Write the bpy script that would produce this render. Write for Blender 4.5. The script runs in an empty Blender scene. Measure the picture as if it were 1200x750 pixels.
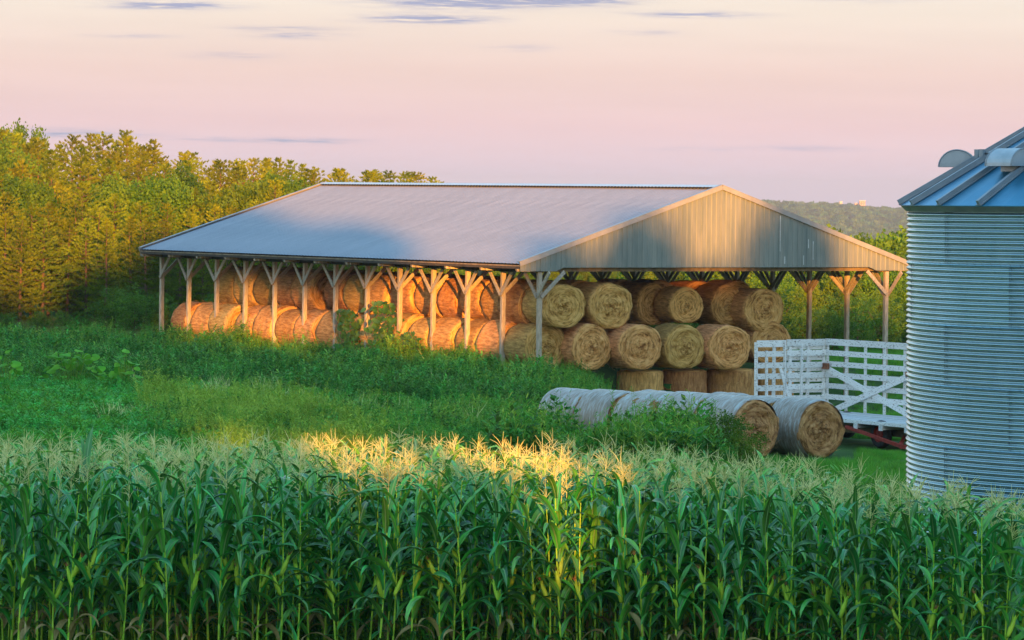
import bpy, math, random
import numpy as np
from mathutils import Vector, Matrix, Euler
S = bpy.context.scene
R = random.Random(7)
C = S.collection
rad = math.radians

# ------------------------------------------------------------------ camera
HC, F, HOR, ROLL = 6.4, 4500.0, 227.2, 0.0112      # camera height, focal length in photo pixels, horizon row, roll
cam = bpy.data.objects.new('camera', bpy.data.cameras.new('camera')); C.objects.link(cam)
cam.data.sensor_width = 36.0; cam.data.lens = F/1200*36
cam.data.shift_y = -(375-HOR)/1200
cam.data.clip_start = 0.5; cam.data.clip_end = 30000
cam.matrix_world = Matrix.Translation((0, 0, HC)) @ Matrix.Rotation(rad(90), 4, 'X') @ Matrix.Rotation(ROLL, 4, 'Z')
S.camera = cam

def at(px, py, Y):                                  # a point of the photo at distance Y
    du, dv = px-600, py-HOR
    u = du*math.cos(ROLL)+dv*math.sin(ROLL); v = -du*math.sin(ROLL)+dv*math.cos(ROLL)
    return Vector((u*Y/F, Y, HC-v*Y/F))
def Xat(px, Y, py=400): return at(px, py, Y).x
def pix(p):
    u = F*p[0]/p[1]; v = F*(HC-p[2])/p[1]
    return 600+u*math.cos(ROLL)-v*math.sin(ROLL), HOR+u*math.sin(ROLL)+v*math.cos(ROLL)

# ------------------------------------------------------------------ light
ELEV = 5.5
SH = Vector((0.13, -0.99, 0)).normalized()
SUN = Vector((SH.x*math.cos(rad(ELEV)), SH.y*math.cos(rad(ELEV)), math.sin(rad(ELEV))))
sl = bpy.data.lights.new('sun', 'SUN'); sl.energy = 5.0; sl.angle = rad(0.5); sl.color = (1.0, 0.41, 0.065)
so = bpy.data.objects.new('sun', sl); C.objects.link(so); so.rotation_euler = SUN.to_track_quat('Z', 'Y').to_euler()
so.location = (0, -60, 60)
S.view_settings.view_transform = 'Standard'; S.view_settings.look = 'None'
S.view_settings.gamma = 1; S.view_settings.use_curve_mapping = False; S.view_settings.exposure = 1.32
S.cycles.max_bounces = 6; S.cycles.transparent_max_bounces = 6; S.cycles.caustics_reflective = False; S.cycles.caustics_refractive = False
S.cycles.volume_bounces = 0

def build_world():
    w = bpy.data.worlds.new('World'); S.world = w; w.use_nodes = True
    nt = w.node_tree; N = nt.nodes; Lk = nt.links; N.clear()
    out = N.new('ShaderNodeOutputWorld'); bg = N.new('ShaderNodeBackground')
    tc = N.new('ShaderNodeTexCoord'); sep = N.new('ShaderNodeSeparateXYZ'); Lk.new(tc.outputs['Generated'], sep.inputs[0])
    ramp = N.new('ShaderNodeValToRGB'); cr = ramp.color_ramp; cr.interpolation = 'LINEAR'
    mp = N.new('ShaderNodeMapRange'); mp.clamp = True           # z -> sqrt-like spread so low sky has resolution
    mp.inputs[1].default_value = 0; mp.inputs[2].default_value = 1; mp.inputs[3].default_value = 0; mp.inputs[4].default_value = 1
    Lk.new(sep.outputs[2], mp.inputs[0])
    pw = N.new('ShaderNodeMath'); pw.operation = 'POWER'; pw.inputs[1].default_value = 0.5; Lk.new(mp.outputs[0], pw.inputs[0])
    stops = [(0.0, (.335, .265, .31)), (.006, (.35, .268, .30)), (.018, (.372, .262, .262)), (.032, (.378, .28, .25)), (.048, (.39, .335, .285)),
             (.10, (.42, .42, .39)), (.22, (.27, .38, .45)), (.45, (.13, .31, .48)), (1.0, (.13, .27, .43))]
    e = cr.elements
    e[0].position = 0; e[0].color = (*stops[0][1], 1); e[1].position = 1; e[1].color = (*stops[-1][1], 1)
    for z, c in stops[1:-1]:
        k = e.new(z**.5); k.color = (*c, 1)
    Lk.new(pw.outputs[0], ramp.inputs[0])
    # thin dusk clouds: long flat streaks
    mapn = N.new('ShaderNodeMapping'); mapn.inputs['Scale'].default_value = (17, 17, 330); mapn.inputs['Location'].default_value = (5.3, 0, 1.6)
    Lk.new(tc.outputs['Generated'], mapn.inputs[0])
    no = N.new('ShaderNodeTexNoise'); no.inputs['Scale'].default_value = 1.0; no.inputs['Detail'].default_value = 5; no.inputs['Roughness'].default_value = .55
    Lk.new(mapn.outputs[0], no.inputs['Vector'])
    thr = N.new('ShaderNodeMapRange'); thr.interpolation_type = 'SMOOTHSTEP'
    thr.inputs[1].default_value = .58; thr.inputs[2].default_value = .72; Lk.new(no.outputs['Fac'], thr.inputs[0])
    fade = N.new('ShaderNodeMapRange'); fade.interpolation_type = 'SMOOTHSTEP'
    fade.inputs[1].default_value = .005; fade.inputs[2].default_value = .049; fade.inputs[3].default_value = .35; Lk.new(sep.outputs[2], fade.inputs[0])
    def M2(op, a, b=None, c=None):
        q = N.new('ShaderNodeMath'); q.operation = op
        for i_, v_ in enumerate((a, b, c)):
            if v_ is None: continue
            if hasattr(v_, 'links'): Lk.new(v_, q.inputs[i_])
            else: q.inputs[i_].default_value = v_
        return q.outputs[0]
    uu = M2('DIVIDE', sep.outputs[0], sep.outputs[1]); vv = M2('DIVIDE', sep.outputs[2], sep.outputs[1])
    front = M2('GREATER_THAN', sep.outputs[1], 0.2)
    mpc = N.new('ShaderNodeMapping'); mpc.inputs['Scale'].default_value = (95, 95, 1500); Lk.new(tc.outputs['Generated'], mpc.inputs[0])
    nc = N.new('ShaderNodeTexNoise'); nc.inputs['Scale'].default_value = 1; nc.inputs['Detail'].default_value = 6; nc.inputs['Roughness'].default_value = .6; Lk.new(mpc.outputs[0], nc.inputs['Vector'])
    total = None
    for cx, cy, cw, ch, st in ((195, 6, 62, 4.5, 1.), (500, 22, 65, 5, .8), (545, 3, 95, 7, .9), (675, 1, 55, 5, .9), (812, 17, 60, 3.5, .65), (345, 41, 45, 4, .45), (330, 33, 60, 2.5, .3), (150, 42, 45, 2.5, .25),
                               (270, 65, 45, 5, .22), (610, 56, 40, 4, .18), (760, 38, 40, 3, .25), (345, 165, 62, 3.5, .5), (85, 156, 75, 5, .55), (235, 163, 50, 3, .3), (820, 175, 60, 2.5, .25), (950, 174, 60, 3, .3), (1010, -2, 60, 4, .3)):
        du_ = M2('MULTIPLY', M2('SUBTRACT', uu, (cx-600)/F), F/cw); dv_ = M2('MULTIPLY', M2('SUBTRACT', vv, (HOR+ROLL*(cx-600)-cy)/F), F/ch)
        r2 = M2('ADD', M2('MULTIPLY', du_, du_), M2('MULTIPLY', dv_, dv_)); g_ = M2('MULTIPLY', M2('EXPONENT', M2('MULTIPLY', r2, -1.)), st*1.35)
        total = g_ if total is None else M2('ADD', total, g_)
    nz_ = N.new('ShaderNodeMapRange'); nz_.inputs[1].default_value = .32; nz_.inputs[2].default_value = .68; nz_.inputs[3].default_value = -.1; nz_.inputs[4].default_value = 2.0; Lk.new(nc.outputs['Fac'], nz_.inputs[0])
    streak = M2('MULTIPLY', M2('MAXIMUM', M2('MINIMUM', M2('MULTIPLY', total, nz_.outputs[0]), 1.0), 0.0), front)
    side = M2('GREATER_THAN', M2('ABSOLUTE', uu), .145); away = M2('MAXIMUM', side, M2('SUBTRACT', 1.0, front))
    mul = N.new('ShaderNodeMath'); mul.operation = 'MAXIMUM'; mul.use_clamp = True
    Lk.new(M2('MULTIPLY', M2('MULTIPLY', thr.outputs[0], fade.outputs[0]), away), mul.inputs[0]); Lk.new(streak, mul.inputs[1])
    mix = N.new('ShaderNodeMixRGB'); mix.inputs[2].default_value = (.17, .18, .245, 1)
    Lk.new(mul.outputs[0], mix.inputs[0]); Lk.new(ramp.outputs[0], mix.inputs[1])
    mv = N.new('ShaderNodeMapping'); mv.inputs['Scale'].default_value = (9, 9, 120); Lk.new(tc.outputs['Generated'], mv.inputs[0])
    nv_ = N.new('ShaderNodeTexNoise'); nv_.inputs['Scale'].default_value = 1; nv_.inputs['Detail'].default_value = 7; nv_.inputs['Roughness'].default_value = .6; Lk.new(mv.outputs[0], nv_.inputs['Vector'])
    hv = N.new('ShaderNodeMapRange'); hv.inputs[1].default_value = .3; hv.inputs[2].default_value = .7; hv.inputs[3].default_value = .965; hv.inputs[4].default_value = 1.03; Lk.new(nv_.outputs['Fac'], hv.inputs[0])
    veil = N.new('ShaderNodeVectorMath'); veil.operation = 'SCALE'; Lk.new(mix.outputs[0], veil.inputs[0]); Lk.new(hv.outputs[0], veil.inputs['Scale']); mix = veil
    # physical sky
    sky = N.new('ShaderNodeTexSky'); sky.sky_type = 'NISHITA'; sky.sun_disc = False
    sky.sun_elevation = rad(ELEV); sky.sun_rotation = math.atan2(SH.x, SH.y); sky.altitude = 200
    sc = N.new('ShaderNodeVectorMath'); sc.operation = 'SCALE'; sc.inputs['Scale'].default_value = 0.05; Lk.new(sky.outputs[0], sc.inputs[0])
    up = N.new('ShaderNodeMapRange'); up.interpolation_type = 'SMOOTHSTEP'; up.inputs[1].default_value = .06; up.inputs[2].default_value = .3
    Lk.new(sep.outputs[2], up.inputs[0])
    sc2 = N.new('ShaderNodeVectorMath'); sc2.operation = 'SCALE'; Lk.new(sc.outputs[0], sc2.inputs[0]); Lk.new(up.outputs[0], sc2.inputs['Scale'])
    add = N.new('ShaderNodeVectorMath'); add.operation = 'ADD'; Lk.new(mix.outputs[0], add.inputs[0]); Lk.new(sc2.outputs[0], add.inputs[1])
    Lk.new(add.outputs[0], bg.inputs[0]); bg.inputs[1].default_value = 1.0
    Lk.new(bg.outputs[0], out.inputs[0])
build_world()

# ------------------------------------------------------------------ materials
def mat(name, c1, c2=None, rough=.7, metal=0, nscale=3, det=5, bump=0, bscale=20, bdist=.02, spec=.3, trans=0, stretch=None, rnd=0, c3=None, coord='Object', lo=.35, hi=.65, bstretch=None):
    m = bpy.data.materials.new(name); m.use_nodes = True
    nt = m.node_tree; N = nt.nodes; L = nt.links; b = N['Principled BSDF']
    b.inputs['Roughness'].default_value = rough; b.inputs['Metallic'].default_value = metal
    b.inputs['Specular IOR Level'].default_value = spec
    tc = N.new('ShaderNodeTexCoord'); src = tc.outputs[coord]
    if stretch:
        mp = N.new('ShaderNodeMapping'); mp.inputs['Scale'].default_value = stretch; L.new(src, mp.inputs[0]); src2 = mp.outputs[0]
    else: src2 = src
    col = None
    if c2:
        no = N.new('ShaderNodeTexNoise'); no.inputs['Scale'].default_value = nscale; no.inputs['Detail'].default_value = det; no.inputs['Roughness'].default_value = .65
        L.new(src2, no.inputs['Vector'])
        r = N.new('ShaderNodeValToRGB'); L.new(no.outputs['Fac'], r.inputs[0])
        e = r.color_ramp.elements; e[0].position = lo; e[0].color = (*c1, 1); e[1].position = hi; e[1].color = (*c2, 1)
        if c3: k = e.new(.5*(lo+hi)); k.color = (*c3, 1)
        col = r.outputs[0]
    if rnd:
        oi = N.new('ShaderNodeObjectInfo'); hs = N.new('ShaderNodeHueSaturation')
        if col: L.new(col, hs.inputs['Color'])
        else: hs.inputs['Color'].default_value = (*c1, 1)
        mr = N.new('ShaderNodeMapRange'); mr.inputs[3].default_value = 1-rnd; mr.inputs[4].default_value = 1+rnd
        L.new(oi.outputs['Random'], mr.inputs[0]); L.new(mr.outputs[0], hs.inputs['Value'])
        m2 = N.new('ShaderNodeMath'); m2.operation = 'MULTIPLY'; m2.inputs[1].default_value = 7.31; L.new(oi.outputs['Random'], m2.inputs[0])
        fr = N.new('ShaderNodeMath'); fr.operation = 'FRACT'; L.new(m2.outputs[0], fr.inputs[0])
        mh = N.new('ShaderNodeMapRange'); mh.inputs[3].default_value = .5-rnd*.06; mh.inputs[4].default_value = .5+rnd*.06
        L.new(fr.outputs[0], mh.inputs[0]); L.new(mh.outputs[0], hs.inputs['Hue'])
        col = hs.outputs[0]
    if col: L.new(col, b.inputs['Base Color'])
    else: b.inputs['Base Color'].default_value = (*c1, 1)
    if bump:
        nb = N.new('ShaderNodeTexNoise'); nb.inputs['Scale'].default_value = bscale; nb.inputs['Detail'].default_value = 5
        if bstretch:
            mb = N.new('ShaderNodeMapping'); mb.inputs['Scale'].default_value = bstretch; L.new(src, mb.inputs[0]); L.new(mb.outputs[0], nb.inputs['Vector'])
        else: L.new(src2, nb.inputs['Vector'])
        bp = N.new('ShaderNodeBump'); bp.inputs['Strength'].default_value = bump; bp.inputs['Distance'].default_value = bdist
        L.new(nb.outputs['Fac'], bp.inputs['Height']); L.new(bp.outputs[0], b.inputs['Normal'])
    if trans:
        t = N.new('ShaderNodeBsdfTranslucent'); mx = N.new('ShaderNodeMixShader'); mx.inputs[0].default_value = trans
        if col: L.new(col, t.inputs[0])
        else: t.inputs[0].default_value = (*c1, 1)
        o = N['Material Output']; L.new(b.outputs[0], mx.inputs[1]); L.new(t.outputs[0], mx.inputs[2]); L.new(mx.outputs[0], o.inputs[0])
    m.diffuse_color = (*c1, 1)
    return m

def spiral_hay(name, dark, light, edge):            # bale ends: wound hay in rings round the local Y axis
    m = mat(name, dark, light, rough=.95, nscale=9, bump=.9, bscale=45, bdist=.04, spec=.05, rnd=.16, lo=.3, hi=.72)
    nt = m.node_tree; N = nt.nodes; L = nt.links; b = N['Principled BSDF']
    tc = N.new('ShaderNodeTexCoord'); sp = N.new('ShaderNodeSeparateXYZ'); L.new(tc.outputs['Object'], sp.inputs[0])
    cmb = N.new('ShaderNodeCombineXYZ'); L.new(sp.outputs[0], cmb.inputs[0]); L.new(sp.outputs[2], cmb.inputs[1])
    ln = N.new('ShaderNodeVectorMath'); ln.operation = 'LENGTH'; L.new(cmb.outputs[0], ln.inputs[0])
    an = N.new('ShaderNodeMath'); an.operation = 'ARCTAN2'; L.new(sp.outputs[0], an.inputs[0]); L.new(sp.outputs[2], an.inputs[1])
    c2 = N.new('ShaderNodeCombineXYZ')
    m1 = N.new('ShaderNodeMath'); m1.operation = 'MULTIPLY'; m1.inputs[1].default_value = 15; L.new(ln.outputs['Value'], m1.inputs[0])
    m3 = N.new('ShaderNodeMath'); m3.operation = 'MULTIPLY'; m3.inputs[1].default_value = 1.6; L.new(an.outputs[0], m3.inputs[0])
    oi = N.new('ShaderNodeObjectInfo'); m4 = N.new('ShaderNodeMath'); m4.operation = 'MULTIPLY'; m4.inputs[1].default_value = 50; L.new(oi.outputs['Random'], m4.inputs[0])
    L.new(m1.outputs[0], c2.inputs[0]); L.new(m3.outputs[0], c2.inputs[1]); L.new(m4.outputs[0], c2.inputs[2])
    n = N.new('ShaderNodeTexNoise'); n.inputs['Scale'].default_value = 1; n.inputs['Detail'].default_value = 6; n.inputs['Roughness'].default_value = .7; L.new(c2.outputs[0], n.inputs['Vector'])
    r = N.new('ShaderNodeValToRGB'); e = r.color_ramp.elements; e[0].position = .36; e[0].color = (*dark, 1); e[1].position = .66; e[1].color = (*edge, 1)
    k = e.new(.5); k.color = (*light, 1)
    L.new(n.outputs['Fac'], r.inputs[0])
    hs = next(x for x in N if x.type == 'HUE_SAT')
    old = hs.inputs['Color'].links[0].from_socket
    mix = N.new('ShaderNodeMixRGB'); mix.inputs[0].default_value = .8; L.new(old, mix.inputs[1]); L.new(r.outputs[0], mix.inputs[2]); L.new(mix.outputs[0], hs.inputs['Color'])
    return m

M = {}
M['hay'] = spiral_hay('hay', (.17, .062, .012), (.72, .39, .12), (.92, .59, .23))
M['hay_side'] = mat('hay_side', (.26, .11, .035), (.76, .42, .15), rough=.95, nscale=4, stretch=(3, .7, 3), bump=.9, bscale=16, bdist=.05, spec=.05, rnd=.3, lo=.3, hi=.7)
M['hay_pale'] = spiral_hay('hay_pale', (.10, .045, .015), (.48, .26, .10), (.68, .42, .18))
M['wrap'] = mat('wrap', (.20, .18, .12), (.46, .49, .46), rough=.32, nscale=2.6, stretch=(1.0, 5, 1.0), bump=.7, bscale=9, bdist=.04, spec=.4, rnd=.12, lo=.32, hi=.66, c3=(.34, .27, .21))
M['fascia'] = mat('fascia', (.05, .04, .032), (.09, .07, .05), rough=.8)
M['net'] = mat('net', (.25, .38, .27), (.40, .34, .22), rough=.8, nscale=6, spec=.2)
M['straw'] = mat('straw', (.66, .42, .17), rough=.9, spec=.1, rnd=.2)
M['post'] = mat('post', (.33, .26, .18), (.58, .49, .37), rough=.85, nscale=5, stretch=(5, 5, .7), bump=.4, bscale=12, bdist=.01, spec=.15, rnd=.08)
M['brace'] = mat('brace', (.30, .25, .19), (.50, .42, .33), rough=.85, nscale=6, stretch=(2, 2, 2), bump=.3, bscale=14, bdist=.01, spec=.15, rnd=.12)
M['beam'] = mat('beam', (.18, .13, .085), (.36, .27, .17), rough=.85, nscale=4, bump=.3, bscale=12, bdist=.01, spec=.1, rnd=.1)
M['roof'] = mat('roof', (.30, .305, .335), (.39, .38, .40), rough=.4, metal=.55, nscale=.8, stretch=(1, 1, 1), bump=.08, bscale=5, bdist=.01, spec=.5, rnd=.04)
M['siding'] = mat('siding', (.17, .20, .185), (.28, .285, .25), rough=.5, metal=.2, nscale=1.2, stretch=(4, 4, .5), bump=.1, bscale=8, bdist=.01, spec=.4, rnd=.07, lo=.3, hi=.7)
M['stain'] = mat('stain', (.60, .60, .57), (.78, .76, .72), rough=.8, nscale=7, stretch=(3, 3, .6))
M['trim'] = mat('trim', (.30, .29, .28), (.38, .37, .36), rough=.5, metal=.2, nscale=2, spec=.4)
M['ridge'] = mat('ridge', (.50, .54, .56), (.6, .63, .64), rough=.4, metal=.5, nscale=2, spec=.4)
M['dark'] = mat('dark', (.03, .03, .035), rough=.8)
M['galv'] = mat('galv', (.23, .37, .41), (.36, .51, .56), rough=.26, metal=.85, nscale=.9, stretch=(1, 1, .35), bump=.1, bscale=30, bdist=.004, spec=.5, rnd=.07, lo=.3, hi=.7)
M['bin_dirt'] = mat('bin_dirt', (.10, .10, .09), (.20, .19, .16), rough=.9, nscale=5)
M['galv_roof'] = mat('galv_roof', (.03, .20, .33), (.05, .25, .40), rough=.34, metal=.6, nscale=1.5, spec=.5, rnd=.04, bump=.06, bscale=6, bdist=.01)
M['galv_rib'] = mat('galv_rib', (.24, .27, .29), (.32, .35, .37), rough=.5, metal=.4, nscale=3, spec=.4)
M['vent'] = mat('vent', (.34, .38, .40), (.46, .49, .51), rough=.45, metal=.5, nscale=3, spec=.4)
M['bolt'] = mat('bolt', (.12, .13, .14), rough=.5, metal=.6)
M['whitepaint'] = mat('whitepaint', (.22, .17, .13), (.76, .75, .71), rough=.7, nscale=9, stretch=(1.4, 1.4, 4), lo=.35, hi=.45, bump=.3, bscale=20, bdist=.01, spec=.3, rnd=.1)
M['deck'] = mat('deck', (.38, .37, .35), (.62, .62, .60), rough=.85, nscale=6, stretch=(.6, 5, 3), bump=.3, bscale=20, bdist=.01, rnd=.1)
M['redpaint'] = mat('redpaint', (.22, .02, .015), (.42, .05, .03), rough=.55, nscale=9, bump=.2, bscale=20, bdist=.01)
M['rubber'] = mat('rubber', (.022, .02, .018), (.05, .045, .04), rough=.85, nscale=8, bump=.3, bscale=40, bdist=.01)
M['rust'] = mat('rust', (.16, .06, .03), (.34, .14, .07), rough=.8, nscale=12)
M['needle'] = mat('needle', (.04, .085, .005), (.26, .31, .014), rough=.75, nscale=1.6, trans=.10, rnd=.3, spec=.1, coord='Object', lo=.3, hi=.7)
M['bark'] = mat('bark', (.09, .055, .035), (.24, .15, .09), rough=.95, nscale=6, stretch=(3, 3, .8), bump=.7, bscale=12, bdist=.04, spec=.05)
M['leaf_tree'] = mat('leaf_tree', (.025, .09, .008), (.18, .29, .02), rough=.55, nscale=1.3, trans=.28, rnd=.28, spec=.15, coord='Object', lo=.3, hi=.7)
M['leaf_far'] = mat('leaf_far', (.035, .085, .025), (.12, .19, .05), rough=.9, nscale=.15, spec=.02, rnd=.5, coord='Object')
M['corn_leaf'] = mat('corn_leaf', (.006, .095, .020), (.10, .50, .055), rough=.3, nscale=1.3, trans=.10, rnd=.5, spec=.6, bump=.25, bscale=5, bdist=.01, stretch=(1, 8, 1))
M['corn_rib'] = mat('corn_rib', (.20, .36, .13), rough=.5, spec=.3)
M['stalk'] = mat('stalk', (.26, .52, .03), (.52, .72, .06), rough=.5, nscale=3, rnd=.2, spec=.3)
M['husk'] = mat('husk', (.36, .62, .03), (.56, .78, .07), rough=.55, nscale=4, stretch=(6, 6, 1), trans=.15, rnd=.2)
M['silk'] = mat('silk', (.40, .16, .06), rough=.8)
M['tassel'] = mat('tassel', (.66, .68, .24), (.90, .86, .40), rough=.8, nscale=6, trans=.2, rnd=.14, spec=.1)
M['weed'] = mat('weed', (.03, .17, .02), (.19, .43, .05), rough=.6, nscale=.45, trans=.25, rnd=.5, spec=.2, coord='Object')
M['weed_y'] = mat('weed_y', (.18, .34, .02), (.42, .54, .07), rough=.6, nscale=.6, trans=.25, rnd=.25, spec=.2)
M['clover'] = mat('clover', (.06, .42, .06), (.20, .64, .09), rough=.5, nscale=.4, trans=.25, rnd=.25, spec=.3)
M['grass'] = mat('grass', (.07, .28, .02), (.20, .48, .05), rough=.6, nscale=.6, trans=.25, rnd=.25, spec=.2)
M['grass_sun_tint'] = mat('grass_sun_tint', (.12, .16, .03), (.24, .25, .06), rough=.7, nscale=.6, trans=.2, rnd=.25, spec=.1)  # grass variant with the yellow of low sun put into its base colour
M['bigleaf'] = mat('bigleaf', (.05, .17, .03), (.10, .27, .05), rough=.5, nscale=3, trans=.25, rnd=.22, spec=.2)
M['bigleaf_y'] = mat('bigleaf_y', (.09, .34, .02), (.20, .50, .04), rough=.6, nscale=3, trans=.3, rnd=.15, spec=.15)
M['vine'] = mat('vine', (.03, .10, .025), (.08, .20, .04), rough=.5, nscale=3, trans=.2, rnd=.2, spec=.3)
M['flower'] = mat('flower', (.75, .75, .7), rough=.7)
M['ground'] = mat('ground', (.035, .085, .02), (.09, .16, .035), rough=.95, nscale=.35, det=8, spec=.05, coord='Object', c3=(.055, .11, .028))
M['soil'] = mat('soil', (.04, .032, .022), (.10, .08, .05), rough=.95, nscale=1.2, det=8, spec=.05, bump=.5, bscale=6, bdist=.05)
M['hill'] = mat('hill', (.03, .07, .02), (.09, .14, .04), rough=.95, nscale=.02, det=8, spec=.02)
M['brick'] = mat('brick', (.42, .22, .17), (.54, .32, .26), rough=.9, nscale=.3)
M['pale_wall'] = mat('pale_wall', (.62, .58, .54), rough=.9)
M['glass'] = mat('glass', (.10, .12, .15), rough=.15, spec=.6)

# ------------------------------------------------------------------ mesh helpers
class MB:
    def __init__(s): s.v = []; s.f = []; s.m = []; s.n = 0
    def add(s, vs, fs, mi=0):
        s.v.append(np.asarray(vs, dtype=np.float32).reshape(-1, 3))
        for f in fs: s.f.append(tuple(i+s.n for i in f)); s.m.append(mi)
        s.n += len(s.v[-1])
    def box(s, c, d, rot=None, mi=0):
        x, y, z = d[0]/2, d[1]/2, d[2]/2
        v = [Vector((i*x, j*y, k*z)) for i in (-1, 1) for j in (-1, 1) for k in (-1, 1)]
        if rot is not None: v = [rot @ p for p in v]
        s.add([(p.x+c[0], p.y+c[1], p.z+c[2]) for p in v], [(0, 1, 3, 2), (4, 6, 7, 5), (0, 4, 5, 1), (2, 3, 7, 6), (0, 2, 6, 4), (1, 5, 7, 3)], mi)
    def beam(s, p, q, w, h, up=(0, 0, 1), mi=0):     # plank from p to q, w across, h along "up"
        p, q = Vector(p), Vector(q); d = (q-p); ln = d.length; d.normalize()
        u = Vector(up); sd = d.cross(u)
        if sd.length < 1e-4: sd = d.cross(Vector((1, 0, 0)))
        sd.normalize(); u = sd.cross(d).normalized()
        v = []
        for t in (p, q):
            for a, b in ((-1, -1), (1, -1), (1, 1), (-1, 1)): v.append(t+sd*(a*w/2)+u*(b*h/2))
        s.add([tuple(x) for x in v], [(0, 1, 2, 3), (7, 6, 5, 4), (0, 4, 5, 1), (1, 5, 6, 2), (2, 6, 7, 3), (3, 7, 4, 0)], mi)
    def tube(s, pts, rs, n=6, mi=0, cap=True):
        pts = [Vector(p) for p in pts]; vs = []; fs = []
        if not hasattr(rs, '__len__'): rs = [rs]*len(pts)
        for i, p in enumerate(pts):
            d = (pts[min(i+1, len(pts)-1)]-pts[max(i-1, 0)]).normalized()
            a = d.cross(Vector((0, .3, 1)) if abs(d.z) < .9 else Vector((1, 0, 0))).normalized(); b = d.cross(a)
            for k in range(n):
                t = 2*math.pi*k/n; vs.append(tuple(p+(a*math.cos(t)+b*math.sin(t))*rs[i]))
        for i in range(len(pts)-1):
            for k in range(n): fs.append((i*n+k, i*n+(k+1) % n, (i+1)*n+(k+1) % n, (i+1)*n+k))
        if cap: fs.append(tuple(range(n-1, -1, -1))); fs.append(tuple((len(pts)-1)*n+k for k in range(n)))
        s.add(vs, fs, mi)
    def mesh(s, name, mats, smooth=False):
        me = bpy.data.meshes.new(name)
        V = np.concatenate(s.v) if s.v else np.zeros((0, 3), np.float32)
        fl = np.fromiter((len(f) for f in s.f), dtype=np.int32); st = np.zeros(len(fl), np.int32); st[1:] = np.cumsum(fl)[:-1]
        li = np.fromiter((i for f in s.f for i in f), dtype=np.int32)
        return rawmesh(name, V, li, st, fl, mats, smooth, np.array(s.m, np.int32))
def rawmesh(name, V, li, st, fl, mats, smooth=False, mi=None):
    me = bpy.data.meshes.new(name)
    me.vertices.add(len(V)); me.vertices.foreach_set('co', np.ascontiguousarray(V, dtype=np.float32).ravel())
    me.loops.add(len(li)); me.loops.foreach_set('vertex_index', li)
    me.polygons.add(len(st)); me.polygons.foreach_set('loop_start', st); me.polygons.foreach_set('loop_total', fl)
    if mi is not None: me.polygons.foreach_set('material_index', mi)
    me.polygons.foreach_set('use_smooth', np.full(len(st), smooth))
    for m in (mats if isinstance(mats, (list, tuple)) else [mats]): me.materials.append(m)
    me.update(); return me
def polys(name, V, Fq, mats, smooth=False, mi=None):  # Fq: (n,k) array
    Fq = np.asarray(Fq, np.int32); n, k = Fq.shape
    return rawmesh(name, V, Fq.ravel(), np.arange(n, dtype=np.int32)*k, np.full(n, k, np.int32), mats, smooth, mi)

def obj(name, me, parent=None, loc=(0, 0, 0), rot=(0, 0, 0), scale=None, mw=None):
    o = bpy.data.objects.new(name, me); C.objects.link(o)
    if parent is not None: o.parent = parent
    if mw is not None: o.matrix_local = mw
    else:
        o.location = loc; o.rotation_euler = rot
        if scale is not None: o.scale = scale if hasattr(scale, '__len__') else (scale,)*3
    return o
def thing(name, label, cat, loc=(0, 0, 0), rz=0, group=None, me=None, rot=None):
    o = obj(name, me, None, loc, rot if rot is not None else (0, 0, rz))
    return tag(o, label, cat, group)
def tag(o, label, cat, group=None):
    o['label'] = label; o['category'] = cat
    if group: o['group'] = group
    return o
def kind(o, k, label=None, cat=None):
    o['kind'] = k
    if label: o['label'] = label
    if cat: o['category'] = cat
    return o
ORD0 = ['first', 'second', 'third', 'fourth', 'fifth', 'sixth', 'seventh', 'eighth', 'ninth', 'tenth', 'eleventh', 'twelfth', 'thirteenth', 'fourteenth', 'fifteenth', 'sixteenth', 'seventeenth', 'eighteenth', 'nineteenth']

TENS = {20: 'twentieth', 30: 'thirtieth'}
ORD = ORD0+['twentieth']+['twenty-'+ORD0[i] for i in range(9)]+['thirtieth']+['thirty-'+ORD0[i] for i in range(9)]+['fortieth']+['forty-'+ORD0[i] for i in range(9)]
def sm(a, b, x):
    t = min(1, max(0, (x-a)/(b-a))); return t*t*(3-2*t)
def smn(a, b, x):
    t = np.clip((x-a)/(b-a), 0, 1); return t*t*(3-2*t)

# barn frame (metres, local x across the gable, local y along the building)
ALPHA = 0.5886; CA, SA = math.cos(ALPHA), math.sin(ALPHA)
BX, BY = 1.022, 137.83
def bw(a, b): return (BX+CA*a-SA*b, BY+SA*a+CA*b)
def toloc(x, y): dx, dy = x-BX, y-BY; return dx*CA+dy*SA, -dx*SA+dy*CA

# ------------------------------------------------------------------ ground
def gz(x, y):                                        # terrain height, numpy friendly
    x = np.asarray(x, float); y = np.asarray(y, float)
    a = (x-BX)*CA+(y-BY)*SA; b = -(x-BX)*SA+(y-BY)*CA
    da = np.maximum(np.maximum(-a-.2, a-16.6), 0); db = np.maximum(np.maximum(-b-.6, b-29), 0)
    d = np.hypot(da, db)
    z = -.42*smn(0, 1.6, d)*smn(100, 118, y)*(1-smn(168, 182, y))
    pxx = 600+F*x/np.maximum(y, 1)
    z = z - 1.42*smn(700, 738, pxx)*smn(104, 124, y)*(1-smn(1.9, 6, b))*(1-smn(1250, 1400, pxx))
    right = smn(2, 16, x-(y-160)*.02)
    z = z - right*9*smn(168, 260, y) - 3*(1-right)*smn(200, 330, y)*0
    z = z - 32*smn(330, 900, y)
    z = z + .05*np.sin(x*.8+y*.33)*np.cos(y*.5-x*.2)*smn(66, 80, y)*(1-smn(120, 125, y))
    return z
def gzf(x, y): return float(gz(x, y))
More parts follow.
